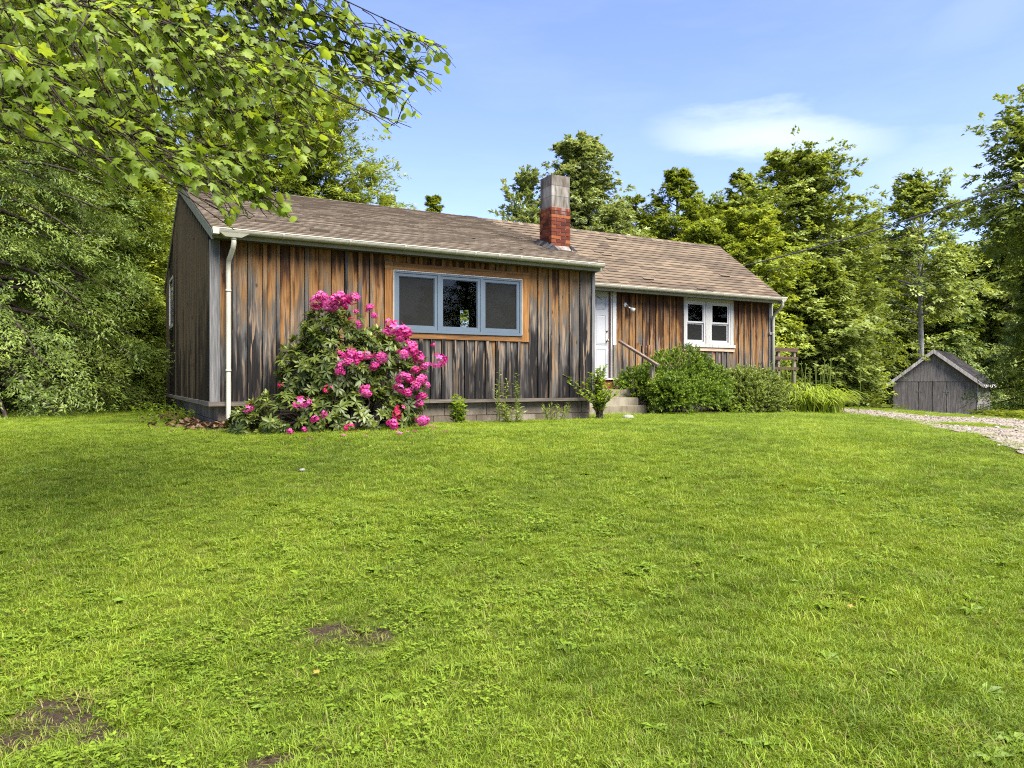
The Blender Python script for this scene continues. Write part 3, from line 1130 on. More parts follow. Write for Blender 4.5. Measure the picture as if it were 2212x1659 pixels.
gwin = MB().box(-.02, .03, WG[0], WG[0] + .06, WG[2], WG[3]).box(-.02, .03, WG[1] - .06, WG[1], WG[2], WG[3]).box(-.02, .03, WG[0] + .06, WG[1] - .06, WG[2], WG[2] + .07).box(
    -.02, .03, WG[0] + .06, WG[1] - .06, WG[3] - .06, WG[3]).build('gable_window', M['white'], house)
MB().box(.005, .011, WG[0] + .06, WG[1] - .06, WG[2] + .07, WG[3] - .06).build('pane', M['glass'], gwin)

# --- set back wing, front wall
wr = MB()
DW = (8.42, 9.40, .345, 2.90)
WW = (11.70, 13.38, 1.62, 2.84)
for (a, b, z0, z1) in ((6.83, 8.42, .345, 2.93), (9.40, 11.70, .345, 2.93), (13.38, UR - .03, .345, 2.93), (11.70, 13.38, .345, 1.62), (11.70, 13.38, 2.84, 2.93), (8.42, 9.40, 2.90, 2.93)):
    wr.box(a, b, V1 + .03, V1 + .13, z0, z1)
wall_b = wr.build('wall', M['felt'], house)
wall_boards(wall_b, 6.83, 8.38, .41, 2.875, V1, .22, M['siding'], wb=.20)
wall_boards(wall_b, 9.515, 11.665, .41, 2.875, V1, .222, M['siding'], wb=.27)
wall_boards(wall_b, 11.665, 13.415, .41, 1.50, V1, .2, M['siding'], wb=.12)
wall_boards(wall_b, 13.415, 14.76, .41, 2.875, V1, .222, M['siding'], wb=.20)
MB().box(14.762, 14.885, V1 - .024, V1, .41, 2.875).build('corner_board', M['grey_v'], wall_b)
MB().box(14.887, 14.912, V1 - .024, V1 + .1, .41, 2.875).build('corner_board', M['white'], wall_b)
MB().box(9.56, 14.92, V1 - .045, V1, .345, .408).build('skirt_board', M['grey_h'], wall_b)
# patched boards beside the rail
for (a, b, z0, z1) in ((10.12, 10.27, 1.05, 1.66), (10.30, 10.47, 1.42, 1.60), (10.50, 10.66, 1.1, 1.62)):
    front_board(wall_b, 'board', a, b, z0, z1, V1 - .03, V1 - .006, M['siding'], .42)

# --- the rest of the shell
sh = MB()
sh.box(UL - .12, UL, .135, V1 + .02, .345, 2.80)                                            # return wall
sh.prism([(.14, 2.80), (V1 + .02, 2.80), (V1 + .02, ztop_l(V1 + .02)), (.14, ztop_l(.14))], UL - .12, UL, axis=0)
sh.build('wall', M['siding'], house, weather=.1)
zr = lambda v: (RE[1] + (v - RE[0]) * (ZR - RE[1]) / (VR - RE[0]) if v < VR else ZR - (v - VR) * (ZR - BE[1]) / (BE[0] - VR)) - .13
MB().prism([(V1 + .135, .345), (8.88, .345), (8.88, zr(8.88)), (VR, zr(VR)), (V1 + .135, zr(V1 + .135))], UR - .1, UR, axis=0).build('wall', M['siding'], house, weather=.1)
MB().prism([(V1 + .03, ztop_l(V1 + .03)), (VR, ztop_l(VR)), (V1 + .03, zr(V1 + .03))], UL - .06, UL + .02, axis=0).build('cheek', M['siding'], house, weather=.1)
rw = MB()
for (a, b, z0, z1) in ((.03, 8.13, .345, 3.04), (8.46, UR, .345, 3.04), (8.13, 8.46, .345, 1.5), (8.13, 8.46, 2.9, 3.04)):
    rw.box(a, b, 8.905, 9.0, z0, z1)
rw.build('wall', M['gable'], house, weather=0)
fl = MB().box(.14, UL - .13, .14, 8.9, .36, .46).box(UL - .12, UR - .11, V1 + .14, 8.9, .36, .46)
fl.build('floor', M['interior'], house)
# inner partitions seen through the glass
pt = MB().box(.2, 6.6, 4.55, 4.65, .46, 3.9).box(8.9, 14.7, 5.6, 5.7, .46, 4.0)
pt2 = MB()
for (a, b, z0, z1) in ((.2, 5.4, .46, 3.9), (7.2, 8.5, .46, 3.6)):
    pt2.box(a, b, 5.1, 5.2, z0, z1)
MB().box(.2, 5.3, 6.2, 6.3, .46, 3.6).box(8.9, 14.7, 5.6, 5.7, .46, 4.0).build('partition', M['interior'], house)

# --- foundation of concrete blocks
fd = MB().box(.13, UL - .02, .13, 8.9, -.75, .345).box(UL - .02, UR - .03, V1 + .06, 8.9, -.75, .345)
found = fd.build('foundation', M['mortar'], house)
bm_f = {}


def block_at(x0, x1, y0, y1, z0, z1):
    MB().box(x0, x1, y0, y1, z0, z1, random.random()).build('block', M['found'], found)


for r_, (z0, z1) in enumerate(((.125, .343), (-.105, .115), (-.335, -.115))):
    u = .10 - (.2 if r_ % 2 else 0)
    while u < UL - .05:
        a, b = max(u, .10), min(u + .395, UL - .03)
        if b - a > .05:
            j = random.uniform(-.004, .004)
            block_at(a, b, .10 + j, .16, z0, z1)
        u += .405
    v = .165 + (.2 if r_ % 2 else 0)
    while v < 8.8:
        block_at(.10, .16, v, min(v + .395, 8.9), z0, z1)
        v += .405
block_at(-.0, .25, 8.55, 8.95, -.5, .34)


# --- roofs
def roof_slab(name, eave, u0, u1, mat, drop=.022, th=.11):
    dv, dz = VR - eave[0], ZR - eave[1]
    L = math.hypot(dv, dz)
    nv, nz_ = -dz / L * (1 if dv > 0 else -1), abs(dv) / L
    o_ = [(eave[0] + nv * -drop, eave[1] - nz_ * drop), (VR, ZR - drop / nz_), (VR, ZR - (drop + th) / nz_), (eave[0] - nv * (drop + th), eave[1] - nz_ * (drop + th))]
    return MB().prism(o_, u0, u1, axis=0).build(name, mat, house)


M['deck'] = plain_wood('roof_boards', (.05, .04, .03), (.09, .07, .055), (.14, .11, .09), 0, False)
roof_l = roof_slab('roof', LE, 0.0, 6.83, M['deck'])
roof_r = roof_slab('roof', RE, 6.835, 14.90, M['deck'])
roof_b = roof_slab('roof', (BE[0], BE[1]), 0.0, 14.90, M['oldshingle'], .004)


class Shingles:
    def __init__(self, eave, u0, u1, exposure, tab, mat, roof, cut=None):
        self.items = []
        dv, dz = VR - eave[0], ZR - eave[1]
        L = math.hypot(dv, dz)
        e = Vector((0, dv / L, dz / L))
        nrm = Vector((0, -dz / L, dv / L))
        base = Vector((0, eave[0], eave[1]))
        nrow = int(L / exposure)
        for i in range(nrow + 1):
            s0 = i * exposure - .02
            s1 = min(s0 + exposure + .05, L)
            u = u0 - (tab / 2 if i % 2 else 0) - random.uniform(0, .02)
            grp = random.random()
            while u < u1:
                a, b = max(u, u0), min(u + tab - .004, u1)
                if random.random() < .45:
                    grp = random.random()
                tone = min(1, max(0, grp * .75 + random.uniform(0, .25)))
                if b - a > .03 and s1 > s0 + .02:
                    j = random.uniform(-.004, .004)
                    lift = random.uniform(.015, .024) + (random.uniform(.01, .03) if random.random() < .012 else 0)
                    p = []
                    for (s_, n0, n1) in ((s0 + j, .000, lift), (s1, -.008, .001)):
                        for (uu, nn) in ((a, n0), (b, n0), (b, n1), (a, n1)):
                            q_ = base + e * s_ + nrm * nn
                            p.append(Vector((uu, q_.y, q_.z)))
                    c = sum(p, Vector()) / 8
                    wc = HW(c.x, c.y, c.z + HZ)
                    # size of its face as the lens sees it
                    pr = [HW(q_.x, q_.y, q_.z + HZ) for q_ in (p[3], p[2], p[6], p[7])]
                    px = [(F * q_.x / q_.y, F * (q_.z - 1.6) / q_.y) for q_ in pr]
                    ar = 0
                    for k in range(4):
                        ar += px[k][0] * px[(k + 1) % 4][1] - px[(k + 1) % 4][0] * px[k][1]
                    self.items.append((abs(ar), p, tone))
                u += tab
        self.mat, self.roof = mat, roof


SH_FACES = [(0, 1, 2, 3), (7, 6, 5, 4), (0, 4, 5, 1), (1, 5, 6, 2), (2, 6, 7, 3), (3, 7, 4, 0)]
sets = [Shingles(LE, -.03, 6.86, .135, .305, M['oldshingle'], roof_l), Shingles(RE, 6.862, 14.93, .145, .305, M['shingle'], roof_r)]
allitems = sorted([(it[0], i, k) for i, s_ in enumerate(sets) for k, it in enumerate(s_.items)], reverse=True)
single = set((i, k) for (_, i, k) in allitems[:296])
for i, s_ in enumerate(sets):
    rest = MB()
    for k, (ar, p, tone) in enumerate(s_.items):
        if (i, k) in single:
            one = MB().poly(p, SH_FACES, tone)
            one.t[0] = -.6  # butt face darkened: asphalt edge plus a painted shade line between courses
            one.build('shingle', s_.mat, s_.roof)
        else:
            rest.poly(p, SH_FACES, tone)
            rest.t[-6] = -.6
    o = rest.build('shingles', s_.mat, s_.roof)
    o['kind'] = 'stuff'
# ridge caps
rc = MB()
u = -.03
while u < 14.9:
    b = min(u + .15, 14.93)
    t = random.random()
    for sgn, sl in ((-1, .3586 if u < 6.85 else .745), (1, .41)):
        y1 = VR + sgn * .13
        rc.poly([(u, VR, ZR + .022), (b + .02, VR, ZR + .016), (b + .02, y1, ZR + .016 - .13 * sl), (u, y1, ZR + .022 - .13 * sl)], [(0, 1, 2, 3) if sgn > 0 else (3, 2, 1, 0)], t)
    u = b
rc.build('ridge_cap', M['shingle'], roof_r)
# torn tabs and tar on the old slope
for (u, s_, w_) in ((3.6, .7, .16), (4.2, .75, .2), (5.4, .75, .1), (5.75, .85, .16), (6.1, .85, .14), (6.25, .42, .1), (3.1, 1.9, .12), (1.4, 1.4, .12), (4.8, 1.6, .12)):
    k = (ZR - LE[1]) / (VR - LE[0])
    c_, d_ = 1 / math.hypot(1, k), k / math.hypot(1, k)
    v_, z_ = LE[0] + s_ * c_, LE[1] + s_ * d_
    MB().poly([(u, v_, z_ + .017), (u + w_ * .5, v_ - .02, z_ + .022), (u + w_, v_ + .01, z_ + .019), (u + w_ * .9, v_ + .05, z_ + .03), (u + w_ * .3, v_ + .035, z_ + .026)],
              [(0, 1, 2, 3, 4)], .2).build('torn_tab', M['tar'], roof_l)
# barge boards
for (u0, u1, roof, ev) in ((-.034, -.004, roof_l, LE), (14.902, 14.93, roof_r, RE)):
    k = (ZR - ev[1]) / (VR - ev[0])
    MB().prism([(ev[0], ev[1] - .02), (VR, ZR - .022), (VR, ZR - .20), (ev[0], ev[1] - .16)], u0, u1, axis=0).build('barge_board', M['fascia'], roof)
    kb = (ZR - BE[1]) / (BE[0] - VR)
    MB().prism([(VR + .001, ZR - .024), (BE[0], BE[1] - .02), (BE[0], BE[1] - .16), (VR + .001, ZR - .20)], u0, u1, axis=0).build('barge_board', M['grey_y'], roof_b)
# fascia and soffit
MB().box(.0, 6.80, -.262, -.236, 2.765, 2.86).build('fascia', M['fascia'], roof_l)
MB().box(.0, 6.80, -.235, .03, 2.778, 2.80).build('soffit', M['deck'], roof_l)
MB().box(6.84, 14.90, 2.578, 2.602, 2.845, 2.945).build('fascia', M['fascia'], roof_r)
MB().box(6.84, 14.90, 2.603, V1 + .03, 2.878, 2.90).build('soffit', M['deck'], roof_r)


# --- gutters
def arc(cv, cz, r, a0, a1, n):
    return [(cv + r * math.cos(R(a0 + (a1 - a0) * i / n)), cz + r * math.sin(R(a0 + (a1 - a0) * i / n))) for i in range(n + 1)]


def gutter(cv, cz, r, u0, u1, brackets):
    o_ = arc(cv, cz, r, 180, 360, 10) + arc(cv, cz, r - .008, 360, 180, 10)
    g = MB().prism(o_, u0, u1, axis=0)
    # rolled front lip
    g.tube([(u0, cv - r + .003, cz), (u1, cv - r + .003, cz)], .009, 6)
    go_ = g.build('gutter', M['gutter'], house)
    for b in brackets:
        bo = arc(cv, cz, r + .006, 178, 362, 8) + arc(cv, cz, r + .0005, 362, 178, 8)
        MB().prism(bo, b - .016, b + .016, axis=0).build('bracket', M['gutter'], go_)
    for e in (u0 - .008, u1):
        MB().prism(arc(cv, cz, r + .003, 180, 360, 10), e, e + .008, axis=0).build('end_cap', M['gutter'], go_)
    return go_


g1 = gutter(-.335, 2.885, .066, -.03, 6.76, (.95, 1.95, 2.85, 3.75, 4.1, 4.55, 4.98, 5.4, 5.95, 6.4))
g2 = gutter(2.505, 2.975, .066, 6.84, 14.75, (7.6, 8.5, 9.3, 10.1, 10.9, 11.7, 12.6, 13.4, 14.2))
MB().poly([(.06, -.40, 2.83), (.46, -.40, 2.83), (.36, -.38, 2.775), (.14, -.38, 2.775), (.06, -.27, 2.83), (.46, -.27, 2.83), (.36, -.28, 2.775), (.14, -.28, 2.775)],
          [(0, 1, 2, 3), (7, 6, 5, 4), (0, 3, 7, 4), (1, 5, 6, 2), (3, 2, 6, 7), (0, 4, 5, 1)]).build('outlet', M['gutter'], g1)
MB().box(-.03, .055, -.405, -.265, 2.80, 2.895).build('end_box', M['gutter'], g1)
MB().poly([(14.70, 2.44, 2.98), (14.93, 2.44, 2.98), (14.88, 2.46, 2.89), (14.74, 2.46, 2.89), (14.70, 2.58, 2.98), (14.93, 2.58, 2.98), (14.88, 2.55, 2.89), (14.74, 2.55, 2.89)],
          [(0, 1, 2, 3), (7, 6, 5, 4), (0, 3, 7, 4), (1, 5, 6, 2), (3, 2, 6, 7), (0, 4, 5, 1)]).build('outlet', M['gutter'], g2)
MB().box(14.70, 14.935, 2.435, 2.585, 2.985, 3.01).build('end_box', M['gutter'], g2)


def spout(path, r, bands):
    s_ = MB().tube(path, r, 12).build('downspout', M['gutter'], house, smooth=True)
    for (a, b) in bands:
        MB().tube([a, b], r + .005, 12).build('collar', M['gutter'], s_, smooth=True)
    return s_


spout([(.26, -.33, 2.80), (.26, -.33, 2.70), (.255, -.30, 2.63), (.225, -.13, 2.49), (.22, -.085, 2.42), (.22, -.08, 2.3), (.22, -.08, .20), (.225, -.10, .13), (.27, -.19, .085)], .036,
      [((.22, -.08, 2.02), (.22, -.08, 2.05)), ((.22, -.08, .85), (.22, -.08, .88)), ((.26, -.33, 2.74), (.26, -.33, 2.80))])
spout([(14.81, 2.505, 2.92), (14.81, 2.505, 2.80), (14.82, 2.54, 2.74), (14.855, 2.80, 2.58), (14.86, 2.86, 2.50), (14.86, 2.87, 2.4), (14.86, 2.87, .05)], .04,
      [((14.86, 2.87, 2.03), (14.86, 2.87, 2.06)), ((14.81, 2.505, 2.84), (14.81, 2.505, 2.90))])
MB().box(14.74, 14.83, V1 - .07, V1 - .025, 2.01, 2.08).build('spout_bracket', M['steel'], house)

# --- chimney
U0, U1c, W0, W1 = 6.455, 6.905, .985, 1.445
ch = MB().box(U0 + .012, U1c - .012, W0 + .012, W1 - .012, 2.7, 4.22)
chim = ch.build('chimney', M['mortar'], house)
nb, bh = 14, .0715
z = 3.215
for c in range(nb):
    zz = z + c * bh
    lens = [.205, .205, .03] if c % 2 else [.10, .205, .125]
    for side in range(4):
        a = 0.0
        full = (U1c - U0) if side % 2 == 0 else (W1 - W0)
        seq = ([.215, .215] if (c + side) % 2 else [.105, .215, .105])
        tot = sum(seq) + .011 * (len(seq) - 1)
        sc = (full - .0) / tot
        for b in seq:
            x0, x1 = a, a + b * sc
            a = x1 + .011 * sc
            if side % 2 == 1:                        # side faces stop short of the corner bricks
                x0, x1 = max(x0, .072), min(x1, full - .072)
                if x1 - x0 < .02:
                    continue
            p = random.uniform(-.004, .005)
            d = .07
            z0b, z1b = zz, zz + bh - .011
            if side == 0:
                B = (U0 + x0, U0 + x1, W0 - p, W0 + d)
            elif side == 2:
                B = (U0 + x0, U0 + x1, W1 - d, W1 + p)
            elif side == 1:
                B = (U0 - p, U0 + d, W0 + x0, W0 + x1)
            else:
                B = (U1c - d, U1c + p, W0 + x0, W0 + x1)
            MB().box(*B, z0b, z1b, random.random() ** 1.3).build('brick', M['brick'], chim)
for k in range(3):
    a = 4.222 + k * .213
    sk = random.uniform(-.004, .004)
    MB().box(U0 + .014 + sk, U1c - .008 + sk, W0 + .012, W1 - .01, a, a + .207, random.random()).build('block', M['flue'], chim)
    if k < 2:
        MB().box(U0 + .02, U1c - .016, W0 + .018, W1 - .016, a + .207, a + .213, .9).build('joint', M['mortar'], chim)
MB().box(U0 + .1, U1c - .1, W0 + .1, W1 - .1, 4.855, 4.875, .2).build('flue', M['tar'], chim)
k = (ZR - LE[1]) / (VR - LE[0])
zl_ = lambda v: LE[1] + (v - LE[0]) * k
fb = MB()
fb.poly([(U0 + .06, W0 - .10, zl_(W0 - .10) + .022), (U1c - .02, W0 - .10, zl_(W0 - .10) + .022), (U1c + .0, W0 - .02, zl_(W0) + .085), (U0 + .0, W0 - .02, zl_(W0) + .075)], [(0, 1, 2, 3)], .6)
fb.build('flashing', M['flue'], chim)
fb = MB()
rr = random.Random(5)
prev = None
for i in range(9):
    v = W0 - .10 + i * .075
    o_ = .05 + rr.uniform(0, .05)
    q_ = [(U0 - o_ - .05, v, zl_(v) + .02), (U0 - .012, v, zl_(v) + .09 + rr.uniform(0, .05))]
    if prev:
        fb.poly(prev + q_[::-1], [(0, 1, 2, 3)], rr.random())
    prev = q_
fb.poly([(U0 - .13, W0 - .12, zl_(W0 - .12) + .021), (U0 + .085, W0 - .16, zl_(W0 - .16) + .022), (U0 + .005, W0 - .022, zl_(W0) + .11), (U0 - .02, W0 + .01, zl_(W0) + .10)], [(0, 1, 2, 3)], .2)
fb.poly([(U1c - .03, W0 - .15, zl_(W0 - .15) + .024), (U1c + .10, W0 - .13, zl_(W0 - .13) + .02), (U1c + .02, W0 - .02, zl_(W0) + .10), (U1c - .05, W0 - .024, zl_(W0) + .12)], [(0, 1, 2, 3)], .1)
fb.build('tar_seal', M['tar'], chim)

# --- picture window
pw = MB()
fu0, fu1, fz0, fz1 = 2.787, 5.19, 1.523, 2.528
for (a, b, z0, z1) in ((fu0, fu0 + .035, fz0, fz1), (fu1 - .035, fu1, fz0, fz1), (fu0 + .035, fu1 - .035, fz1 - .03, fz1), (fu0 + .035, fu1 - .035, fz0, fz0 + .045),
                       (3.560, 3.606, fz0 + .045, fz1 - .03), (4.368, 4.414, fz0 + .045, fz1 - .03)):
    pw.box(a, b, -.030, .10, z0, z1)
pic = pw.build('picture_window', M['blue'], house)
MB().box(fu0 - .005, fu1 + .005, -.058, -.031, fz0 - .004, fz0 + .022).build('sill', M['blue'], pic)
MB().box(fu0 - .012, fu1 + .012, -.036, -.026, fz1 + .001, fz1 + .012).box(fu0 - .012, fu0 - .001, -.036, -.026, fz0, fz1).box(fu1 + .001, fu1 + .012, -.036, -.026, fz0, fz1).build('drip_edge', M['white'], pic)
for i, (a, b) in enumerate(((fu0 + .037, 3.558), (3.608, 4.366), (4.416, fu1 - .037))):
    z0, z1 = fz0 + .047, fz1 - .032
    w_ = .048
    sm = MB()
    for (c, d, e, f_) in ((a, a + w_, z0, z1), (b - w_, b, z0, z1), (a + w_, b - w_, z0, z0 + w_ * 1.25), (a + w_, b - w_, z1 - w_, z1)):
        sm.box(c, d, -.018, .035, e, f_)
    # inner bead
    for (c, d, e, f_) in ((a + w_, a + w_ + .012, z0 + w_ * 1.25, z1 - w_), (b - w_ - .012, b - w_, z0 + w_ * 1.25, z1 - w_), (a + w_ + .012, b - w_ - .012, z0 + w_ * 1.25, z0 + w_ * 1.25 + .012), (a + w_ + .012, b - w_ - .012, z1 - w_ - .012, z1 - w_)):
        sm.box(c, d, -.004, .03, e, f_)
    sm.build('sash', M['blue'], pic)
    MB().box(a + w_, b - w_, .008, .013, z0 + w_ * 1.25, z1 - w_).build('pane', M['glass' if i == 1 else 'screen'], pic)
cz0, cz1 = 1.42, 2.665
for (a, b, z0, z1, mt) in ((2.63, 2.773, cz0, 2.538, 'trim_v'), (2.63, 2.773, 2.541, cz1, 'trim_h'), (5.204, 5.345, cz0, 2.57, 'trim_v'), (5.204, 5.345, 2.573, cz1 + .004, 'trim_h'), (2.776, 4.05, 2.544, cz1 - .004, 'trim_h'),
                           (4.053, 4.88, 2.543, cz1, 'trim_h'), (4.883, 5.201, 2.543, cz1 - .003, 'trim_h'), (2.776, 5.201, cz0 + .004, 1.517, 'trim_h')):
    MB().box(a, b, -.034 + random.uniform(-.003, .003), .0, z0, z1).build('casing', M[mt], pic)

# --- pair of double hung windows
sur = MB()
for (a, b, z0, z1) in ((11.668, 11.735, 1.62, 2.80), (12.415, 12.58, 1.69, 2.80), (13.293, 13.412, 1.62, 2.80), (11.668, 13.412, 2.803, 2.877)):
    sur.box(a, b, V1 - .03, V1 + .02, z0, z1)
pair = sur.build('window_surround', M['chipped'], house)
MB().box(11.64, 13.44, V1 - .075, V1 + .02, 1.605, 1.685).build('sill', M['chipped'], pair)
MB().box(11.645, 13.43, V1 - .045, V1 - .001, 1.508, 1.60).build('apron', M['apron'], pair)
for (a, b) in ((11.737, 12.413), (12.582, 13.291)):
    fr = MB()
    z0, z1 = 1.69, 2.80
    for (c, d, e, f_) in ((a, a + .05, z0, z1), (b - .05, b, z0, z1), (a + .05, b - .05, z1 - .055, z1), (a + .05, b - .05, z0, z0 + .055)):
        fr.box(c, d, V1 - .02, V1 + .07, e, f_)
    dh = fr.build('double_hung_window', M['vinyl'], house)
    up, lo = MB(), MB()
    a2, b2 = a + .051, b - .051
    for (mm, e0, e1, y0, y1, bot) in ((up, 2.235, 2.744, V1 - .006, V1 + .02, .05), (lo, 1.746, 2.233, V1 + .022, V1 + .05, .06)):
        for (c, d, e, f_) in ((a2, a2 + .035, e0, e1), (b2 - .035, b2, e0, e1), (a2 + .035, b2 - .035, e0, e0 + bot * .8), (a2 + .035, b2 - .035, e1 - .032, e1)):
            mm.box(c, d, y0, y1, e, f_)
        mm.build('sash', M['vinyl'], dh)
        MB().box(a2 + .035, b2 - .035, y0 + .01, y0 + .015, e0 + bot * .8, e1 - .032).build('pane', M['screen' if mm is lo else 'glass'], dh)
    # blind edge showing beside the lower sash
    MB().box(b2 - .10, b2 - .04, V1 + .09, V1 + .10, 1.76, 2.22).build('curtain', M['vinyl'], dh)

# --- door
dr = MB().box(8.50, 9.345, V1 + .055, V1 + .10, .80, 2.885)
door = dr.build('door', M['door'], house)
for (c0, c1) in ((8.58, 8.87), (8.975, 9.265)):
    for (z0, z1) in ((.90, 1.50), (1.60, 2.32), (2.45, 2.76)):
        p = MB()
        y = V1 + .055
        for (e, f_, g, h) in ((c0, c1, z0, z0 + .014), (c0, c1, z1 - .014, z1), (c0, c0 + .014, z0 + .014, z1 - .014), (c1 - .014, c1, z0 + .014, z1 - .014)):
            p.box(e, f_, y - .010, y + .002, g, h)
        i_ = .045
        p.poly([(c0 + .02, y - .001, z0 + .02), (c1 - .02, y - .001, z0 + .02), (c1 - .02, y - .001, z1 - .02), (c0 + .02, y - .001, z1 - .02),
                (c0 + i_, y - .009, z0 + i_), (c1 - i_, y - .009, z0 + i_), (c1 - i_, y - .009, z1 - i_), (c0 + i_, y - .009, z1 - i_)],
               [(4, 5, 6, 7), (0, 1, 5, 4), (1, 2, 6, 5), (2, 3, 7, 6), (3, 0, 4, 7)])
        p.build('panel', M['door'], door)
for (z, nm) in ((1.70, 'knob'), (1.93, 'deadbolt')):
    k_ = MB().tube([(9.285, V1 + .06, z), (9.285, V1 + .04, z)], .032, 14)
    if nm == 'knob':
        k_.tube([(9.285, V1 + .045, z), (9.285, V1 + .01, z), (9.285, V1 - .0, z), (9.285, V1 - .025, z), (9.285, V1 - .035, z)], [.012, .014, .029, .028, .012], 14)
    else:
        k_.tube([(9.285, V1 + .045, z), (9.285, V1 + .025, z)], [.024, .02], 14)
    k_.build(nm, M['brass'], door, smooth=True)
MB().tube([(8.88, V1 + .05, 2.765), (8.96, V1 + .04, 2.77), (9.03, V1 + .035, 2.74), (9.09, V1 + .035, 2.70), (9.12, V1 + .04, 2.685)], .006, 6).build('wire', M['cable'], door)
fr = MB()
fr.box(9.375, 9.41, V1 - .005, V1 + .13, .80, 2.87).box(8.42, 8.49, V1 - .005, V1 + .13, .80, 2.87).box(9.41, 9.512, V1 - .035, V1 + .015, .79, 2.87).box(8.38, 8.42, V1 - .035, V1 + .015, .79, 2.87)
dfr = fr.build('door_frame', M['white'], house)
MB().box(9.347, 9.374, V1 + .03, V1 + .10, .80, 2.89).build('gasket', M['gasket'], dfr)
MB().box(8.40, 9.56, V1 - .09, V1 + .13, .752, .792).build('threshold', M['white'], dfr)
MB().box(8.40, 9.55, V1 - .035, V1 + .02, .50, .75).build('kick_board', M['redboard'], dfr)

# --- lamp on the wall
lx, lz = 9.785, 2.58
lamp = MB().tube([(lx, V1 - .02, lz), (lx, V1 - .045, lz), (lx, V1 - .06, lz)], [.06, .058, .03], 16).build('wall_lamp', M['white'], house, smooth=True)
MB().tube([(lx + .01, V1 - .05, lz - .01), (lx + .06, V1 - .10, lz - .06), (lx + .085, V1 - .12, lz - .085)], [.018, .018, .03], 10).build('arm', M['steel'], lamp, smooth=True)
MB().tube([(lx + .085, V1 - .12, lz - .085), (lx + .12, V1 - .16, lz - .12), (lx + .15, V1 - .19, lz - .145), (lx + .155, V1 - .195, lz - .15)], [.030, .055, .06, .02], 14).build('bulb', M['vinyl'], lamp, smooth=True)

# ================================================================== STEPS, RAILS, CABLES
steps = thing('concrete_steps', 'three worn concrete steps leading up to the white door', 'steps', HW(8.3, 2.1, .9), TH)


def local(o, rz=0.0):
    return lambda u, v, z: Matrix.Rotation(-rz, 3, 'Z') @ (HW(u, v, z) - o.location)


for (v0, v1, z1) in ((2.05, V1 - .055, 1.43), (1.75, 2.048, 1.25), (1.45, 1.748, 1.075)):
    j = 0.008
    sm = MB()
    x0, x1 = 7.35 - 8.3, 9.25 - 8.3
    y0, y1 = v0 - 2.1, v1 - 2.1
    zz = z1 - .9
    sm.box(x0, x1, y0, y1, -.3, zz - .018, random.random())
    sm.box(x0 + j, x1 - j, y0 + j, y1, zz - .018, zz, random.random())
    sm.build('step', M['step'], steps)

hr = thing('handrail', 'weathered sloping wooden handrail beside the concrete steps', 'handrail', HW(9.45, 1.5, .88), TH)
fl_ = local(hr, TH)
MB().bar(fl_(9.45, 2.70, 2.57), fl_(9.45, 1.30, 1.97), .085, .05).build('rail', M['old_rail'], hr)
MB().box(-.04, .04, -.04, .04, -.2, 1.10).build('post', M['post'], hr)
MB().box(-.04, .04, 1.38, 1.42, -.1, 1.62).build('post', M['post'], hr)

dk = thing('deck_railing', 'dark brown three board deck railing beyond the end of the house', 'railing', HW(15.6, 3.3, .75), TH)
fl_ = local(dk, TH)
for (z0, z1) in ((2.477, 2.577), (2.234, 2.329), (1.95, 2.03)):
    MB().box(14.95 - 15.6, 16.33 - 15.6, -.045, -.008, z0 - .75, z1 - .75).build('rail', M['brown_rail'], dk)
for u in (15.585, 16.24):
    MB().box(u - 15.6 - .045, u - 15.6 + .045, .0, .09, -.15, 2.47 - .75).build('post', M['post'], dk)
MB().box(14.95 - 15.6, 16.33 - 15.6, .0, 3.0, .55, .62).build('deck_board', M['brown_rail'], dk)


def cable(name, label, a, b, sag, r):
    pts = []
    for i in range(25):
        t = i / 24
        p = Vector(a).lerp(Vector(b), t)
        p.z -= sag * 4 * t * (1 - t)
        pts.append(p)
    mid = pts[0].copy()
    m = MB().tube([p - mid for p in pts], r, 6)
    o = m.build(name, M['cable'])
    o.location = mid
    return tag(o, label, 'cable')


a0 = at(1612, 573, 22.2)
b0 = at(2212, 388, 16)
e0 = a0 + (b0 - a0) * 1.6 + Vector((0, 0, .30 * 1.5))
cable('overhead_cable', 'black service cable running from the house roof up past the trees', a0, e0, .30, .018)
a1 = at(1660, 585, 22.6)
b1 = at(2080, 470, 17.5)
cable('overhead_wire', 'thin dark wire hanging just below the black service cable', a1, a1 + (b1 - a1) * 1.9 + Vector((0, 0, .25 * 1.8)), .25, .008)

# ================================================================== SHED
sx, sy = .5153 * 38, 38.0
sz = gz1(sx + 1.4, sy - 1.1) - .25
SR = R(-39)
shed = thing('garden_shed', 'small grey weathered plywood shed with dark gabled roof beyond the drive', 'shed', (sx, sy, sz), SR)
SW, SD = 3.72, 4.6
eh = 1.62 - sz
rise = 1.52
for (a, b, nm, z0) in ((0, 1.16, 'panel', 0), (1.165, 1.775, 'door', 0), (1.785, 2.40, 'door', 0), (2.405, SW, 'panel', 0)):
    pn = MB().box(a, b - .02, 0, .03, .0, eh - .02 + random.uniform(-.01, .01)).build(nm, M['shed'], shed)
    if nm == 'door':
        hx = a + .02 if a < 1.5 else b - .02
        MB().box(hx - .14, hx + .14, -.012, .0, eh - .52, eh - .485).box(hx - .02, hx + .02, -.014, .0, eh - .62, eh - .40).build('hinge', M['steel'], pn)
gab = MB().prism([(.0, eh), (SW / 2 + .55, eh), (SW / 2 + .55, eh + rise * (1 - .55 / (SW / 2))), (SW / 2, eh + rise)], -.012, .02, axis=1).build('gable', M['shedgable'], shed)
MB().prism([(SW / 2 + .555, eh), (SW, eh), (SW / 2 + .555, eh + rise * (1 - .555 / (SW / 2)))], -.010, .02, axis=1).build('gable', M['shedgable'], shed)
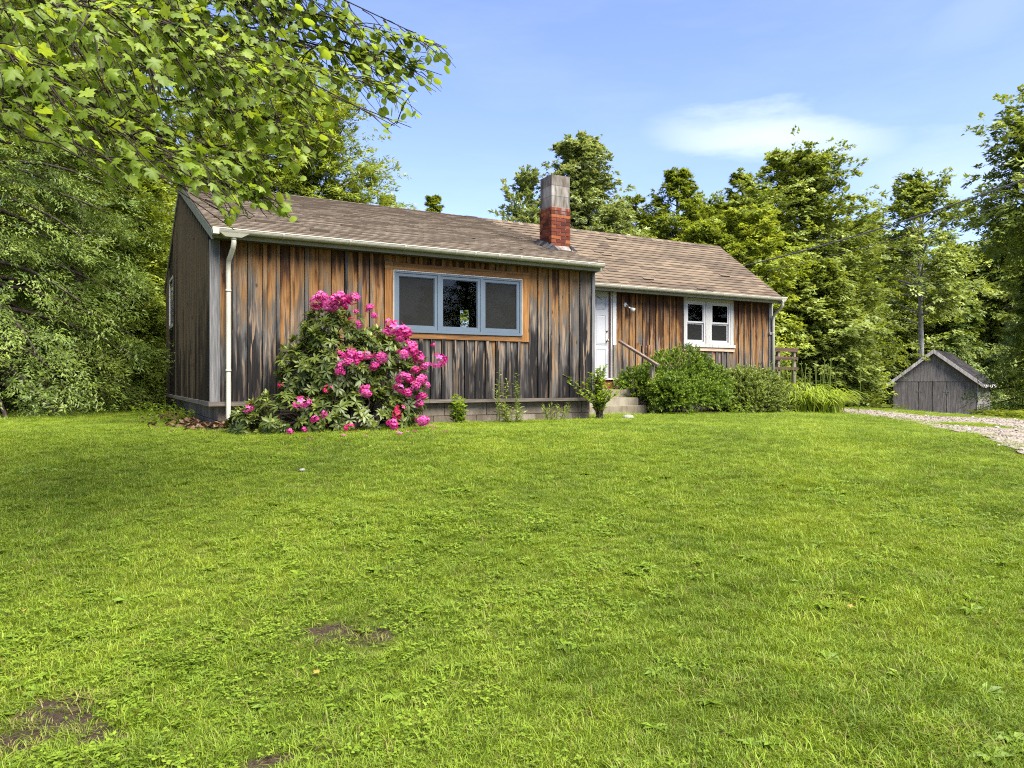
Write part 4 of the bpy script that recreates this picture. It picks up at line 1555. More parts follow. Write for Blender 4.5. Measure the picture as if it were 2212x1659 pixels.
MB().box(.0, .03, .03, SD, 0, eh).box(SW - .03, SW, .03, SD, 0, eh).box(.03, SW - .03, SD - .03, SD, 0, eh).build('wall', M['shed'], shed)
MB().box(SW - .05, SW + .015, -.016, -.001, 0, eh - .03).build('corner_board', M['shedtrim'], shed)
for sgn in (-1, 1):
    ov = .25
    x1 = SW / 2 + sgn * (SW / 2 + ov)
    zb = eh + rise - rise * (SW / 2 + ov) / (SW / 2)
    cx_ = SW / 2
    top = eh + rise + .06
    rf = MB().prism([(cx_, top), (x1, zb + .06), (x1, zb - .02), (cx_, top - .08)], -.22, SD + .1, axis=1).build('roof', M['shedroof'], shed)
    MB().prism([(cx_ + sgn * .002, top + .015), (x1 + sgn * .02, zb + .07), (x1 + sgn * .02, zb - .11), (cx_ + sgn * .002, top - .18)], -.25, -.222, axis=1).build('barge_board', M['shedtrim'], rf)
    MB().box(min(x1, x1 + sgn * .02), max(x1, x1 + sgn * .02), -.22, SD + .1, zb - .10, zb + .05).build('fascia', M['shedtrim'], rf)
    sl = MB()
    L = math.hypot(SW / 2 + ov, top - zb - .06)
    for i in range(16):
        t0, t1 = i / 16, (i + 1.2) / 16
        y = -.22
        while y < SD + .1:
            w_ = .3
            p = []
            for (t, n0, n1) in ((1 - t0, .002, .016), (max(0, 1 - t1), .0, .003)):
                for (yy, nn) in ((y, n0), (y + w_ - .006, n0), (y + w_ - .006, n1), (y, n1)):
                    p.append((cx_ + (x1 - cx_) * t, yy, top + (zb + .06 - top) * t + nn + random.uniform(0, .002)))
            sl.poly(p, SH_FACES, random.random())
            y += w_
    so = sl.build('shingles', M['shedroof'], rf)
    so['kind'] = 'stuff'

# ================================================================== TREES
UP = np.array([0, 0, 1.0])


def az_el(az, el):
    return np.stack([np.cos(az) * np.cos(el), np.sin(az) * np.cos(el), np.sin(el)], -1)


def crown_arrays(rng, H, Rr, kind, hb, nl, spl, lps, LS, leaf, lean=(0, 0), gap=0.0, flat=.5):
    """limbs, sprays on the limbs and leaves on the sprays; returns leaf arrays and limb paths"""
    i = np.arange(nl)
    t = np.clip((i + rng.uniform(0, 1, nl)) / nl, 0, .96)
    if kind in ('cone', 'hemlock'):
        t = t ** 1.25
        prof = Rr * (np.clip(1 - t, 0, 1) ** .8 * .97 + .03)
        el = R(-8) + R(48) * t ** 2 + rng.normal(0, .10, nl)
        droop = -.10 if kind == 'hemlock' else -.03
    elif kind == 'upright':
        prof = Rr * np.clip(np.sin(np.pi * np.clip(.18 + .80 * t, 0, 1)) ** .7, .15, 1)
        el = R(30) + R(40) * t + rng.normal(0, .16, nl)
        droop = -.02
    else:
        prof = Rr * np.sqrt(np.clip(1 - ((t - .45) / .60) ** 2, .04, 1))
        el = R(12) + R(58) * t ** 1.2 + rng.normal(0, .2, nl)
        droop = -.05
    az = i * 2.39996 + rng.normal(0, .35, nl)
    ph = rng.uniform(0, 6.28, 3)
    lob = 1 + .17 * np.sin(2 * az + ph[0] + 5 * t) + .13 * np.sin(3 * az + ph[1] - 7 * t)
    L = prof * lob * np.clip(rng.normal(.95, .20, nl), .5, 1.35)
    keep = rng.uniform(size=nl) > gap
    t, az, el, L = t[keep], az[keep], el[keep], L[keep]
    nl = len(t)
    z0 = hb * H + t * (H * .97 - hb * H) - np.sin(np.clip(el, 0, 2)) * L * .75
    z0 = np.maximum(z0, .06 * H)
    P0 = np.stack([lean[0] * (z0 / H) ** 2, lean[1] * (z0 / H) ** 2, z0], -1)
    D = az_el(az, el)

    def along(k, s):
        return P0[k] + D[k] * (s * L[k])[:, None] + UP * (droop * (s * L[k]) ** 2)[:, None]
    k = np.repeat(np.arange(nl), spl)
    s = rng.uniform(.16, 1.06, len(k)) ** .62
    wide = np.stack([-np.sin(az), np.cos(az), 0 * az], -1)[k]
    B = along(k, s) + rng.normal(0, .06 * LS, (len(k), 3)) + wide * (rng.uniform(-1, 1, len(k)) * ((.12 + .20 * s) if kind in ('cone', 'hemlock') else (.15 + .32 * s)) * L[k])[:, None] + UP * (rng.normal(0, .07, len(k)) * L[k])[:, None]
    sd_az = az[k] + rng.normal(0, .75, len(k))
    sd_el = el[k] * .45 + rng.normal(-.05 if kind != 'upright' else .35, .28, len(k)) - (.22 if kind == 'hemlock' else 0)
    SD = az_el(sd_az, sd_el)
    SS = np.stack([-np.sin(sd_az), np.cos(sd_az), rng.normal(0, .22, len(k))], -1)
    SN = unit(np.cross(SD, SS))
    SN *= np.sign(SN[:, 2:3] + 1e-6)
    sl = LS * rng.uniform(.55, 1.15, len(k)) * ((.22 + .78 * (1 - t[k])) if kind in ('cone', 'hemlock') else (.55 + .45 * (1 - t[k])))
    st = np.clip(rng.normal(.5, .17, len(k)), 0, 1)
    j = np.repeat(np.arange(len(k)), lps)
    n = len(j)
    a = rng.uniform(0, 1, n) ** .75
    lat = rng.uniform(-1, 1, n) * (.42 * (1 - .55 * a))
    up_ = rng.normal(0, .055 + .05 * (1 - flat), n)
    P = B[j] + SD[j] * (a * sl[j])[:, None] + SS[j] * (lat * sl[j])[:, None] + SN[j] * (up_ * sl[j])[:, None] - UP * (.22 * (a ** 2) * sl[j])[:, None]
    ld = SD[j] + SS[j] * (np.sign(lat) * rng.uniform(.2, 1.0, n))[:, None] + rng.normal(0, .3, (n, 3)) - UP * rng.uniform(.0, .5, n)[:, None]
    outw = unit(P * (1, 1, .25) - np.array([0, 0, .25 * hb * H]))
    ln = SN[j] * .8 + rng.normal(0, .5 - .25 * flat, (n, 3)) + UP * .25 + outw * .65
    ll = leaf[0] * .95 * np.clip(rng.lognormal(-.08, .30, n), .4, 1.8)
    lw = leaf[1] * .90 * rng.uniform(.65, 1.25, n)
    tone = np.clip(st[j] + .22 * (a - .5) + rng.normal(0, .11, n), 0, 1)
    paths = []
    for q in range(nl):
        ss = np.linspace(0, .9, 5)
        paths.append((along(np.full(5, q), ss), .010 + .016 * L[q]))
    return (P, ld, ln, ll, lw, tone), paths


def make_tree(name, label, cat, x, y, H, Rr, kind='maple', mat='forest', bark='bark', seed=0, hb=.12, nl=60, spl=9, lps=34, LS=1.0,
              leaf=(.15, .11), lean=(0, 0), gap=0.0, flat=.5, r0=None, group='trees round the house', stems=1):
    rng = np.random.default_rng(seed)
    spl, lps, LS = int(spl * 2.0), int(lps * .68), LS * .80
    z = gz1(x, y) - .05
    root = thing(name, label, cat, (x, y, z), 0, group)
    arr, paths = crown_arrays(rng, H, Rr, kind, hb, nl, spl, lps, LS, leaf, lean, gap, flat)
    r0 = r0 or .012 * H + .05
    tb = MB()
    n = 9
    pts = []
    for i in range(n):
        q = i / (n - 1) * .94
        pts.append((lean[0] * q ** 2 + .05 * math.sin(q * 7 + seed), lean[1] * q ** 2 + .05 * math.cos(q * 6 + seed), H * q))
    tb.tube(pts, [r0 * (1.25 if i == 0 else 1) * (1 - .9 * i / (n - 1)) + .012 for i in range(n)], 8)
    for (p, r) in paths:
        tb.tube([tuple(q) for q in p], [r, r * .8, r * .6, r * .42, r * .22], 4, caps=False)
    tb.build('trunk', M[bark], root, smooth=True)
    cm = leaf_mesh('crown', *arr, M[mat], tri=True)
    link(bpy.data.objects.new('crown', cm), root)
    return root


def px_tree(name, label, cat, px, d, top, **kw):
    p = at(px, HY, d)
    g = gz1(p.x, d)
    H = 1.6 + (HY - top) / F * d - g
    return make_tree(name, label, cat, p.x, d, H, **kw)


# --- the dark wood to the left of the house
px_tree('hemlock_tree', 'dark hemlock at the left edge with drooping boughs to the ground', 'tree', -30, 15.5, -420, Rr=3.3, kind='hemlock', mat='needle', seed=1, hb=.04, nl=110, spl=18, lps=63, LS=1.15, leaf=(.085, .034), flat=.8)
px_tree('hemlock_tree', 'hemlock between the left edge and the house with low layered boughs', 'tree', 175, 18.5, 150, Rr=2.7, kind='hemlock', mat='needle', seed=2, hb=.05, nl=95, spl=18, lps=57, LS=1.0, leaf=(.085, .038), flat=.8)
px_tree('maple_sapling', 'bright leafy young maple just left of the gable wall', 'tree', 300, 20.5, 330, Rr=2.0, kind='maple', mat='bright', seed=3, hb=.12, nl=60, spl=15, lps=54, LS=.9, leaf=(.10, .08))
px_tree('maple_tree', 'green maple in the wood, behind the layered hemlock', 'tree', 95, 22, 60, Rr=3.0, kind='maple', mat='forest', seed=4, hb=.10, nl=75, spl=16, lps=51, LS=1.1, leaf=(.11, .085))
px_tree('hemlock_tree', 'hemlock behind the gable end, its boughs brushing the siding', 'tree', 335, 24, 430, Rr=2.1, kind='hemlock', mat='needle', seed=5, hb=.03, nl=75, spl=15, lps=51, LS=.9, leaf=(.095, .04), flat=.8)
px_tree('maple_tree', 'tall loose maple with sky showing through, behind the gable peak', 'tree', 330, 30, -120, Rr=3.6, kind='maple', mat='forest', seed=6, hb=.25, nl=60, spl=14, lps=30, LS=1.25, leaf=(.19, .15), gap=.22)
px_tree('maple_tree', 'tall maple at the back of the wood near the left edge', 'tree', 20, 29, -200, Rr=4.4, kind='maple', mat='forest', seed=7, hb=.08, nl=80, spl=15, lps=30, LS=1.4, leaf=(.20, .15))
px_tree('maple_tree', 'tall maple deep in the wood, seen between the hemlocks', 'tree', 190, 34, -60, Rr=4.0, kind='maple', mat='forest', seed=8, hb=.06, nl=80, spl=14, lps=28, LS=1.4, leaf=(.22, .17), gap=.1)
px_tree('hemlock_tree', 'small dark hemlock filling the low gap left of the foundation', 'tree', 250, 27, 520, Rr=2.6, kind='hemlock', mat='needle', seed=9, hb=.02, nl=70, spl=15, lps=30, LS=1.0, leaf=(.14, .06), flat=.8)
px_tree('hemlock_tree', 'low dark hemlock at the back of the left wood', 'tree', 90, 33, 480, Rr=4.0, kind='hemlock', mat='needle', seed=10, hb=.02, nl=70, spl=15, lps=30, LS=1.4, leaf=(.19, .08), flat=.8)

# --- behind the roof
px_tree('feathery_tree', 'full yellow-green feathery tree behind the near roof', 'tree', 665, 25, 165, Rr=3.3, kind='maple', mat='frond', seed=21, hb=.15, nl=130, spl=20, lps=40, LS=.95, leaf=(.17, .06), flat=.3)
px_tree('feathery_tree', 'yellow-green feathery tree behind the roof, half hidden by maple leaves', 'tree', 500, 27, 90, Rr=3.1, kind='maple', mat='frond', seed=22, hb=.15, nl=110, spl=18, lps=38, LS=1.0, leaf=(.17, .06), flat=.3)
px_tree('poplar_tree', 'small pale poplar at the right foot of the feathery tree', 'tree', 838, 28, 405, Rr=1.1, kind='upright', mat='poplar', seed=23, hb=.3, nl=34, spl=12, lps=22, LS=.55, leaf=(.12, .10))
px_tree('spruce_tree', 'lone spruce tip rising above the near ridge', 'tree', 937, 30, 392, Rr=1.55, kind='cone', mat='frond', seed=24, hb=.1, nl=150, spl=11, lps=28, LS=.5, leaf=(.12, .05), flat=.4)
px_tree('spruce_tree', 'tiny spruce top just right of the lone spruce tip', 'tree', 975, 31, 452, Rr=.9, kind='cone', mat='frond', seed=25, hb=.3, nl=90, spl=10, lps=24, LS=.4, leaf=(.12, .05), flat=.4)
px_tree('poplar_tree', 'tiny poplar top peeping over the ridge left of the chimney', 'tree', 1036, 31, 458, Rr=.5, kind='upright', mat='poplar', seed=26, hb=.5, nl=20, spl=8, lps=16, LS=.35, leaf=(.11, .09))
px_tree('poplar_tree', 'loose silvery poplar left of the chimney', 'tree', 1136, 30, 356, Rr=1.8, kind='upright', mat='poplar', seed=27, hb=.35, nl=46, spl=12, lps=26, LS=.62, leaf=(.14, .12), gap=.15)
px_tree('poplar_tree', 'tall silvery poplar behind the chimney', 'tree', 1254, 30.5, 282, Rr=2.4, kind='maple', mat='poplar', seed=28, hb=.18, nl=120, spl=15, lps=34, LS=.72, leaf=(.15, .13), flat=.2)
px_tree('hemlock_tree', 'narrow hemlock top between poplar and broad hemlock', 'tree', 1375, 31, 395, Rr=2.3, kind='cone', mat='frond', seed=29, hb=.15, nl=80, spl=12, lps=26, LS=.6, leaf=(.13, .05), flat=.5)
px_tree('hemlock_tree', 'broad hemlock with pointed top behind the far roof', 'tree', 1465, 30, 336, Rr=3.3, kind='cone', mat='frond', seed=30, hb=.10, nl=150, spl=15, lps=34, LS=.9, leaf=(.15, .06), flat=.6)
px_tree('maple_sapling', 'lime green young maple right behind the far ridge', 'tree', 1515, 27, 478, Rr=1.5, kind='maple', mat='bright', seed=31, hb=.2, nl=50, spl=14, lps=30, LS=.7, leaf=(.13, .10))
px_tree('spruce_tree', 'slim spruce top left of the big round maple', 'tree', 1604, 32, 338, Rr=2.6, kind='cone', mat='frond', seed=32, hb=.10, nl=140, spl=12, lps=30, LS=.65, leaf=(.15, .06), flat=.5)
px_tree('maple_tree', 'young maple leaning over the far end of the roof', 'tree', 1610, 26, 440, Rr=2.0, kind='maple', mat='bright', seed=33, hb=.15, nl=60, spl=15, lps=32, LS=.8, leaf=(.13, .10))

px_tree('maple_sapling', 'pale green sapling low behind the ridge right of the chimney', 'tree', 1330, 28, 440, Rr=1.7, kind='maple', mat='poplar', seed=34, hb=.1, nl=60, spl=15, lps=32, LS=.8, leaf=(.13, .10))

# --- to the right of the house
px_tree('maple_tree', 'big round-topped maple beyond the far end of the house', 'tree', 1732, 29, 312, Rr=3.1, kind='maple', mat='forest', seed=41, hb=.18, nl=125, spl=16, lps=38, LS=.95, leaf=(.15, .12), gap=.08)
px_tree('maple_tree', 'layered dark maple with boughs to the lawn behind the deck railing', 'tree', 1768, 26.5, 560, Rr=1.55, kind='maple', mat='forest', seed=42, hb=.03, nl=85, spl=16, lps=36, LS=.9, leaf=(.14, .11), flat=.85)
px_tree('maple_sapling', 'leafy maple sapling between the house corner and the big maple', 'tree', 1690, 28, 540, Rr=1.9, kind='maple', mat='forest', seed=43, hb=.04, nl=60, spl=15, lps=32, LS=.8, leaf=(.14, .11), flat=.8)
px_tree('maple_tree', 'slender maple with a bare pale trunk left of the shed', 'tree', 1988, 40, 368, Rr=3.0, kind='maple', mat='forest', bark='palebark', seed=44, hb=.46, nl=70, spl=14, lps=30, LS=1.0, leaf=(.19, .15), gap=.2, r0=.19)
px_tree('maple_tree', 'bushy maple between the big round maple and the pale trunk', 'tree', 1818, 34, 520, Rr=1.5, kind='maple', mat='bright', seed=45, hb=.05, nl=75, spl=15, lps=32, LS=1.0, leaf=(.16, .13), flat=.8)
px_tree('hemlock_tree', 'dark hemlock close behind the shed roof', 'tree', 2060, 46, 590, Rr=3.6, kind='hemlock', mat='needle', seed=46, hb=.03, nl=85, spl=16, lps=32, LS=1.5, leaf=(.20, .09), flat=.85)
px_tree('hemlock_tree', 'dark hemlock at the left of the shed', 'tree', 1895, 47, 620, Rr=3.2, kind='hemlock', mat='needle', seed=47, hb=.02, nl=85, spl=16, lps=32, LS=1.3, leaf=(.18, .08), flat=.85)
px_tree('hemlock_tree', 'tall layered hemlock above the right end of the shed', 'tree', 2170, 47, 500, Rr=4.3, kind='hemlock', mat='forest', seed=48, hb=.03, nl=95, spl=16, lps=34, LS=1.6, leaf=(.21, .11), flat=.85)
px_tree('maple_tree', 'tall spreading maple cut by the right edge of the picture', 'tree', 2300, 24, 150, Rr=2.9, kind='maple', mat='forest', seed=49, hb=.5, nl=85, spl=15, lps=36, LS=.95, leaf=(.15, .12), gap=.1)
px_tree('hemlock_tree', 'bright hemlock at the right edge, hiding the shed end', 'tree', 2238, 25.5, 520, Rr=1.6, kind='hemlock', mat='frond', seed=50, hb=.02, nl=80, spl=16, lps=38, LS=.85, leaf=(.11, .045), flat=.8)
px_tree('maple_tree', 'far maple in the gap between pale trunk and right edge', 'tree', 2085, 62, 520, Rr=5.5, kind='maple', mat='forest', seed=51, hb=.05, nl=80, spl=14, lps=28, LS=2.0, leaf=(.28, .22))
px_tree('maple_tree', 'far bright maple low behind the right edge hemlock', 'tree', 2190, 58, 470, Rr=5.2, kind='maple', mat='bright', seed=52, hb=.05, nl=80, spl=14, lps=28, LS=2.0, leaf=(.28, .22))
px_tree('maple_tree', 'far maple behind the bushy maple left of the pale trunk', 'tree', 1935, 60, 560, Rr=5.5, kind='maple', mat='forest', seed=53, hb=.03, nl=80, spl=14, lps=28, LS=2.0, leaf=(.28, .22))
px_tree('hemlock_tree', 'dark hemlock low in the gap behind the deck railing', 'tree', 1745, 34, 610, Rr=3.2, kind='hemlock', mat='needle', seed=54, hb=.02, nl=75, spl=15, lps=30, LS=1.2, leaf=(.17, .07), flat=.85)


# --- the wood across the lawn, mirrored in the window panes
def copy_tree(src, label, x, y, rz, k):
    c = src.copy()
    link(c)
    c.location = (x, y, gz1(x, y) - .05)
    c.rotation_euler = (0, 0, rz)
    c.scale = (k, k, k)
    c['label'] = label
    for ch in list(src.children):
        d = ch.copy()
        link(d)
        d.parent = c
    return c


by = {}
for o in list(bpy.data.objects):
    if o.get('category') == 'tree' and o.type == 'EMPTY':
        by[o['label']] = o


def fill(src, label, px, d, top, rz):
    o = next(v for k, v in by.items() if k.startswith(src))
    H0 = max((Vector(c) @ Vector((0, 0, 1))) for ch in o.children for c in ch.bound_box)
    p = at(px, HY, d)
    H = 1.6 + (HY - top) / F * d - gz1(p.x, d)
    return copy_tree(o, label, p.x, d, rz, H / H0)


BIG, BUSHY, LAYER, LIME = 'big round-topped', 'bushy maple between', 'layered dark maple', 'lime green young'
for (src, label, px, d, top, rz) in (
        (BUSHY, 'maple deep behind the roof, right of the tall poplar', 1335, 38, 425, 1.0), (LIME, 'young maple low behind the ridge, left foot of the broad hemlock', 1405, 34, 455, 2.0),
        (BIG, 'rounded maple top behind the broad hemlock', 1535, 41, 410, 3.0), (BUSHY, 'maple filling the gap behind the slim spruce', 1640, 40, 395, 4.0),
        (BIG, 'maple at the back between round maple and bushy maple', 1850, 52, 450, 5.0), (BIG, 'maple at the back right of the bushy maple', 1935, 48, 490, 1.5),
        (BUSHY, 'maple at the back right of the pale trunk', 2055, 52, 515, 2.5), (LAYER, 'maple above the shed roof, deep in the wood', 2120, 50, 520, 3.5), (BIG, 'maple at the back by the right edge, over the shed', 2200, 50, 470, .5),
        (LAYER, 'dark maple close behind the deck railing', 1700, 36, 500, 2.2), (BUSHY, 'maple filling the wood low behind the pale trunk', 1975, 52, 590, .7)):
    fill(src, label, px, d, top, rz)

srcs = [o for o in bpy.data.objects if o.name.startswith(('maple_tree', 'hemlock_tree')) and o.type == 'EMPTY'][:10]
for i, (x, y, k) in enumerate(((24, -5, 1.0), (28, -11, 1.1), (33, -17, 1.2), (31, -3, 1.1), (37, -9, 1.3), (42, -18, 1.3), (30, 5, 1.0), (33, 12, 1.1), (38, 17, 1.2), (40, 4, 1.3))):
    copy_tree(srcs[i % len(srcs)], 'tree across the lawn, seen only mirrored in the picture window', x, y, i * 1.3, k)

# ================================================================== BUSHES
def bush(name, label, cat, lobes, mat, n_spray, lps, sl, leaf, seed, base, upb=.5, group=None, stem=True, flat=.5):
    """lobes: (centre, radii) in house coordinates with z from the world's zero"""
    rng = np.random.default_rng(seed)
    root = thing(name, label, cat, base, 0, group)
    C_ = np.array([HW(*c) - Vector(base) for c, r in lobes])
    Rd = np.array([r for c, r in lobes], float)
    wgt = Rd[:, 0] * Rd[:, 2]
    k = rng.choice(len(lobes), n_spray, p=wgt / wgt.sum())
    d = unit(rng.normal(0, 1, (n_spray, 3)))
    d[:, 2] = np.where(d[:, 2] < -.5, -d[:, 2] * .4, d[:, 2])
    d = unit(d)
    rot = np.array([[CT, -ST, 0], [ST, CT, 0], [0, 0, 1]])
    sh = rng.uniform(.45, 1.0, n_spray) ** .5 * (1 + .10 * np.sin(d[:, 0] * 7 + k) * np.cos(d[:, 2] * 6))
    B = C_[k] + (d * Rd[k] * sh[:, None]) @ rot.T
    out = unit(d @ rot.T + UP * upb + rng.normal(0, .28, (n_spray, 3)))
    keep = B[:, 2] > -.02
    B, out, sh = B[keep], out[keep], sh[keep]
    n_spray = len(B)
    j = np.repeat(np.arange(n_spray), lps)
    n = len(j)
    a = np.tile(np.linspace(.08, 1, lps), n_spray) + rng.uniform(-.05, .05, n)
    side = unit(np.cross(out, rng.normal(0, 1, (n_spray, 3))))
    side2 = np.cross(out, side)
    ang = rng.uniform(0, 6.28, n)
    rad = side[j] * np.cos(ang)[:, None] + side2[j] * (np.sin(ang) * (1 - flat * .7))[:, None]
    L = sl * rng.uniform(.6, 1.2, n_spray)
    P = B[j] + out[j] * (a * L[j])[:, None] - UP * (.15 * a ** 2 * L[j])[:, None]
    ld = out[j] * .7 + rad * .9 + rng.normal(0, .15, (n, 3))
    ln = np.cross(ld, np.cross(UP + rng.normal(0, .3, (n, 3)), ld))
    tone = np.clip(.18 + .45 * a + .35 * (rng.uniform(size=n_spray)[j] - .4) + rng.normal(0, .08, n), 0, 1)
    ll, lw = leaf[0] * rng.uniform(.6, 1.2, n) * (1.1 - .4 * a), leaf[1] * rng.uniform(.7, 1.2, n)
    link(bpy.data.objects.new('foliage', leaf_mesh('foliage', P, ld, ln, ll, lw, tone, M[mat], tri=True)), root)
    if stem:
        sb = MB()
        for q in range(26):
            e = B[rng.integers(0, n_spray)]
            s0 = np.array([e[0] * .25 + rng.normal(0, .08), e[1] * .25 + rng.normal(0, .08), -.05])
            mdl = s0 * .4 + e * .6 + np.array([0, 0, .12])
            sb.tube([tuple(s0), tuple(mdl), tuple(e)], [.014, .010, .004], 5, caps=False)
        sb.build('stem', M['bark'], root)
    return root


b0_ = HW(10.7, 2.05, gz1(*HW(10.7, 2.05, 0)[:2]))
bush('yew_bush', 'big dense dark green yew bush under the white windows', 'bush',
     [((10.75, 2.05, 1.55), (1.05, .78, .84)), ((9.75, 2.15, 1.42), (.72, .55, .55)), ((11.5, 2.1, 1.45), (.75, .65, .62)), ((10.7, 1.75, 1.25), (1.2, .7, .5)), ((9.70, 1.12, 1.25), (.56, .36, .55)), ((10.2, 1.3, 1.30), (.6, .4, .5))],
     'yew', 5200, 24, .145, (.062, .022), 61, b0_, .30)
b0_ = HW(13.1, 2.2, gz1(*HW(13.1, 2.2, 0)[:2]))
bush('shrub', 'loose mid green shrub between the yew and the far corner', 'bush',
     [((12.85, 2.2, 1.30), (.65, .6, .62)), ((13.6, 2.25, 1.28), (.70, .55, .58)), ((13.2, 1.9, 1.05), (.95, .6, .42)), ((14.05, 2.0, 1.05), (.55, .5, .42))],
     'shrub', 3600, 18, .19, (.058, .032), 62, b0_, .6)


def strap(mb, base, az, L, rise, w, rng, tone, segs=6, droop=1.0):
    d = Vector((math.cos(az), math.sin(az), 0))
    s_ = Vector((-math.sin(az), math.cos(az), 0))
    prev = None
    for i in range(segs + 1):
        q = i / segs
        p = Vector(base) + d * (L * (q * .35 + q * q * .5) * droop) + Vector((0, 0, rise * (2.3 * q - 1.85 * q * q * droop)))
        ww = w * (1 - q ** 2 * .92)
        cur = [p - s_ * ww, p + s_ * ww]
        if prev:
            mb.poly(prev + cur[::-1], [(0, 1, 2, 3)], tone)
        prev = cur


lp = HW(15.0, 1.75, gz1(*HW(15.0, 1.75, 0)[:2]))
lily = thing('daylily_clump', 'arching bright green daylily clump at the far house corner', 'plant', lp)
rng = np.random.default_rng(71)
mb, mb2 = MB(), MB()
for i in range(640):
    cc = [(0, 0, .8, .75), (-.6, -.05, .6, .55), (.7, .0, .7, .6), (.25, -.35, .6, .5)][i % 4]
    a = rng.uniform(0, 6.28)
    b = (cc[0] * CT + rng.normal(0, .17), cc[0] * ST + cc[1] + rng.normal(0, .17), 0)
    strap(mb, b, a, cc[2] * rng.uniform(.9, 1.9), cc[3] * rng.uniform(.8, 1.5), rng.uniform(.014, .022), rng, min(1, rng.uniform(.05, 1)))
lf = mb.build('foliage', M['lily'], lily)
for i in range(34):
    b = Vector((rng.normal(0, .5), rng.normal(.25, .25), 0))
    h = rng.uniform(1.0, 1.45)
    t_ = b + Vector((rng.normal(0, .10), rng.normal(0, .1), h))
    mb2.tube([b, b.lerp(t_, .5) + Vector((rng.normal(0, .02), 0, 0)), t_], [.010, .009, .006], 5)
    for q in range(3):
        e = t_ + Vector((rng.normal(0, .03), rng.normal(0, .03), rng.uniform(-.02, .06)))
        mb2.tube([t_ - Vector((0, 0, .04)), e], [.006, .011], 5)
mb2.build('flower_stem', M['stem'], lily)

# vase shaped little shrub by the steps
p0 = HW(6.62, -.42, gz1(*HW(6.62, -.42, 0)[:2]))
vs_ = thing('young_shrub', 'small upright light green shrub beside the concrete steps', 'bush', p0)
rng = np.random.default_rng(72)
sb = MB()
P_, D_, N_ = [], [], []
for i in range(46):
    a = rng.uniform(0, 6.28)
    sp, h = abs(rng.normal(0, .26)) + .05, rng.uniform(.45, .98)
    e = Vector((math.cos(a) * sp, math.sin(a) * sp, h * (1.05 - .35 * sp)))
    md = e * .5 + Vector((0, 0, .05)) - Vector((e.x * .22, e.y * .22, 0))
    sb.tube([(rng.normal(0, .03), rng.normal(0, .03), -.03), md, e], [.008, .006, .003], 5, caps=False)
    for q in range(30):
        t = .25 + .75 * q / 29
        p = (md.lerp(e, (t - .5) * 2) if t > .5 else Vector((0, 0, 0)).lerp(md, t * 2))
        b = rng.uniform(0, 6.28)
        P_.append(p)
        D_.append((math.cos(b), math.sin(b), rng.uniform(.2, .9)))
        N_.append((rng.normal(0, .4), rng.normal(0, .4), 1))
n = len(P_)
sb.build('stem', M['bark'], vs_)
link(bpy.data.objects.new('foliage', leaf_mesh('foliage', np.array(P_), np.array(D_), np.array(N_), rng.uniform(.055, .095, n), rng.uniform(.03, .05, n), rng.uniform(.2, 1, n), M['weed'])), vs_)


def weed(name, label, u, v, h, spread, ns, ll, lw, seed, mat='weed', group='weeds along the foundation', leaves=16, cat='plant'):
    rng = np.random.default_rng(seed)
    w = HW(u, v, 0)
    root = thing(name, label, cat, (w.x, w.y, gz1(w.x, w.y)), 0, group)
    sb = MB()
    P_, D_, N_, T_ = [], [], [], []
    for i in range(ns):
        a = rng.uniform(0, 6.28)
        sp = spread * math.sqrt(rng.uniform())
        hh = h * rng.uniform(.6, 1.05)
        b = Vector((math.cos(a) * sp * .5, math.sin(a) * sp * .5, -.02))
        e = Vector((math.cos(a) * sp, math.sin(a) * sp, hh))
        sb.tube([b, b.lerp(e, .5), e], [.005, .004, .002], 4, caps=False)
        for q in range(leaves):
            t = .12 + .88 * q / leaves
            p = b.lerp(e, t)
            c = q * 2.4 + rng.normal(0, .3)
            P_.append(p)
            D_.append((math.cos(c), math.sin(c), rng.uniform(0, .8)))
            N_.append((rng.normal(0, .3), rng.normal(0, .3), 1))
            T_.append(min(1, max(0, .3 + .5 * t + rng.normal(0, .15))))
    n = len(P_)
    sb.build('stem', M['stem'], root)
    sc = 1 - .45 * np.array(T_)
    link(bpy.data.objects.new('foliage', leaf_mesh('foliage', np.array(P_), np.array(D_), np.array(N_), ll * sc * rng.uniform(.7, 1.3, n), lw * sc * rng.uniform(.7, 1.3, n), np.array(T_), M[mat])), root)
    return root


weed('bushy_weed', 'bright green bushy weed against the foundation right of the rhododendron', 3.80, -.34, .46, .17, 16, .12, .06, 81)
weed('tall_weed', 'thin tall weed rising past the skirt board, middle of the near wall', 4.62, -.30, .98, .12, 5, .12, .03, 82, 'shrub', leaves=20)
weed('tall_weed', 'thin tall weed with feathery top, right of the other tall weed', 4.98, -.26, 1.0, .10, 4, .11, .03, 83, 'shrub', leaves=20)
weed('low_weed', 'low spreading weed at the foot of the two tall weeds', 4.80, -.42, .34, .28, 16, .12, .035, 84, 'shrub', leaves=10)
weed('low_weed', 'low grassy weed between the tall weeds and the upright shrub', 5.70, -.34, .36, .30, 16, .13, .03, 85, 'shrub', leaves=8)
weed('low_weed', 'ragged low weed by the downspout at the house corner', .45, -.22, .22, .28, 14, .10, .05, 86, 'shrub', leaves=8)
weed('low_weed', 'sparse low weed in the leaf litter beside the gable wall', -.35, 2.2, .26, .45, 18, .12, .06, 87, 'weed', leaves=8)
weed('low_weed', 'leafy low weed under the rear end of the gable wall', -.3, 5.2, .34, .7, 22, .13, .06, 88, 'weed', leaves=8)
weed('low_weed', 'thin grassy weed in front of the loose shrub', 12.0, 1.35, .36, .35, 16, .16, .025, 89, 'weed', leaves=7)


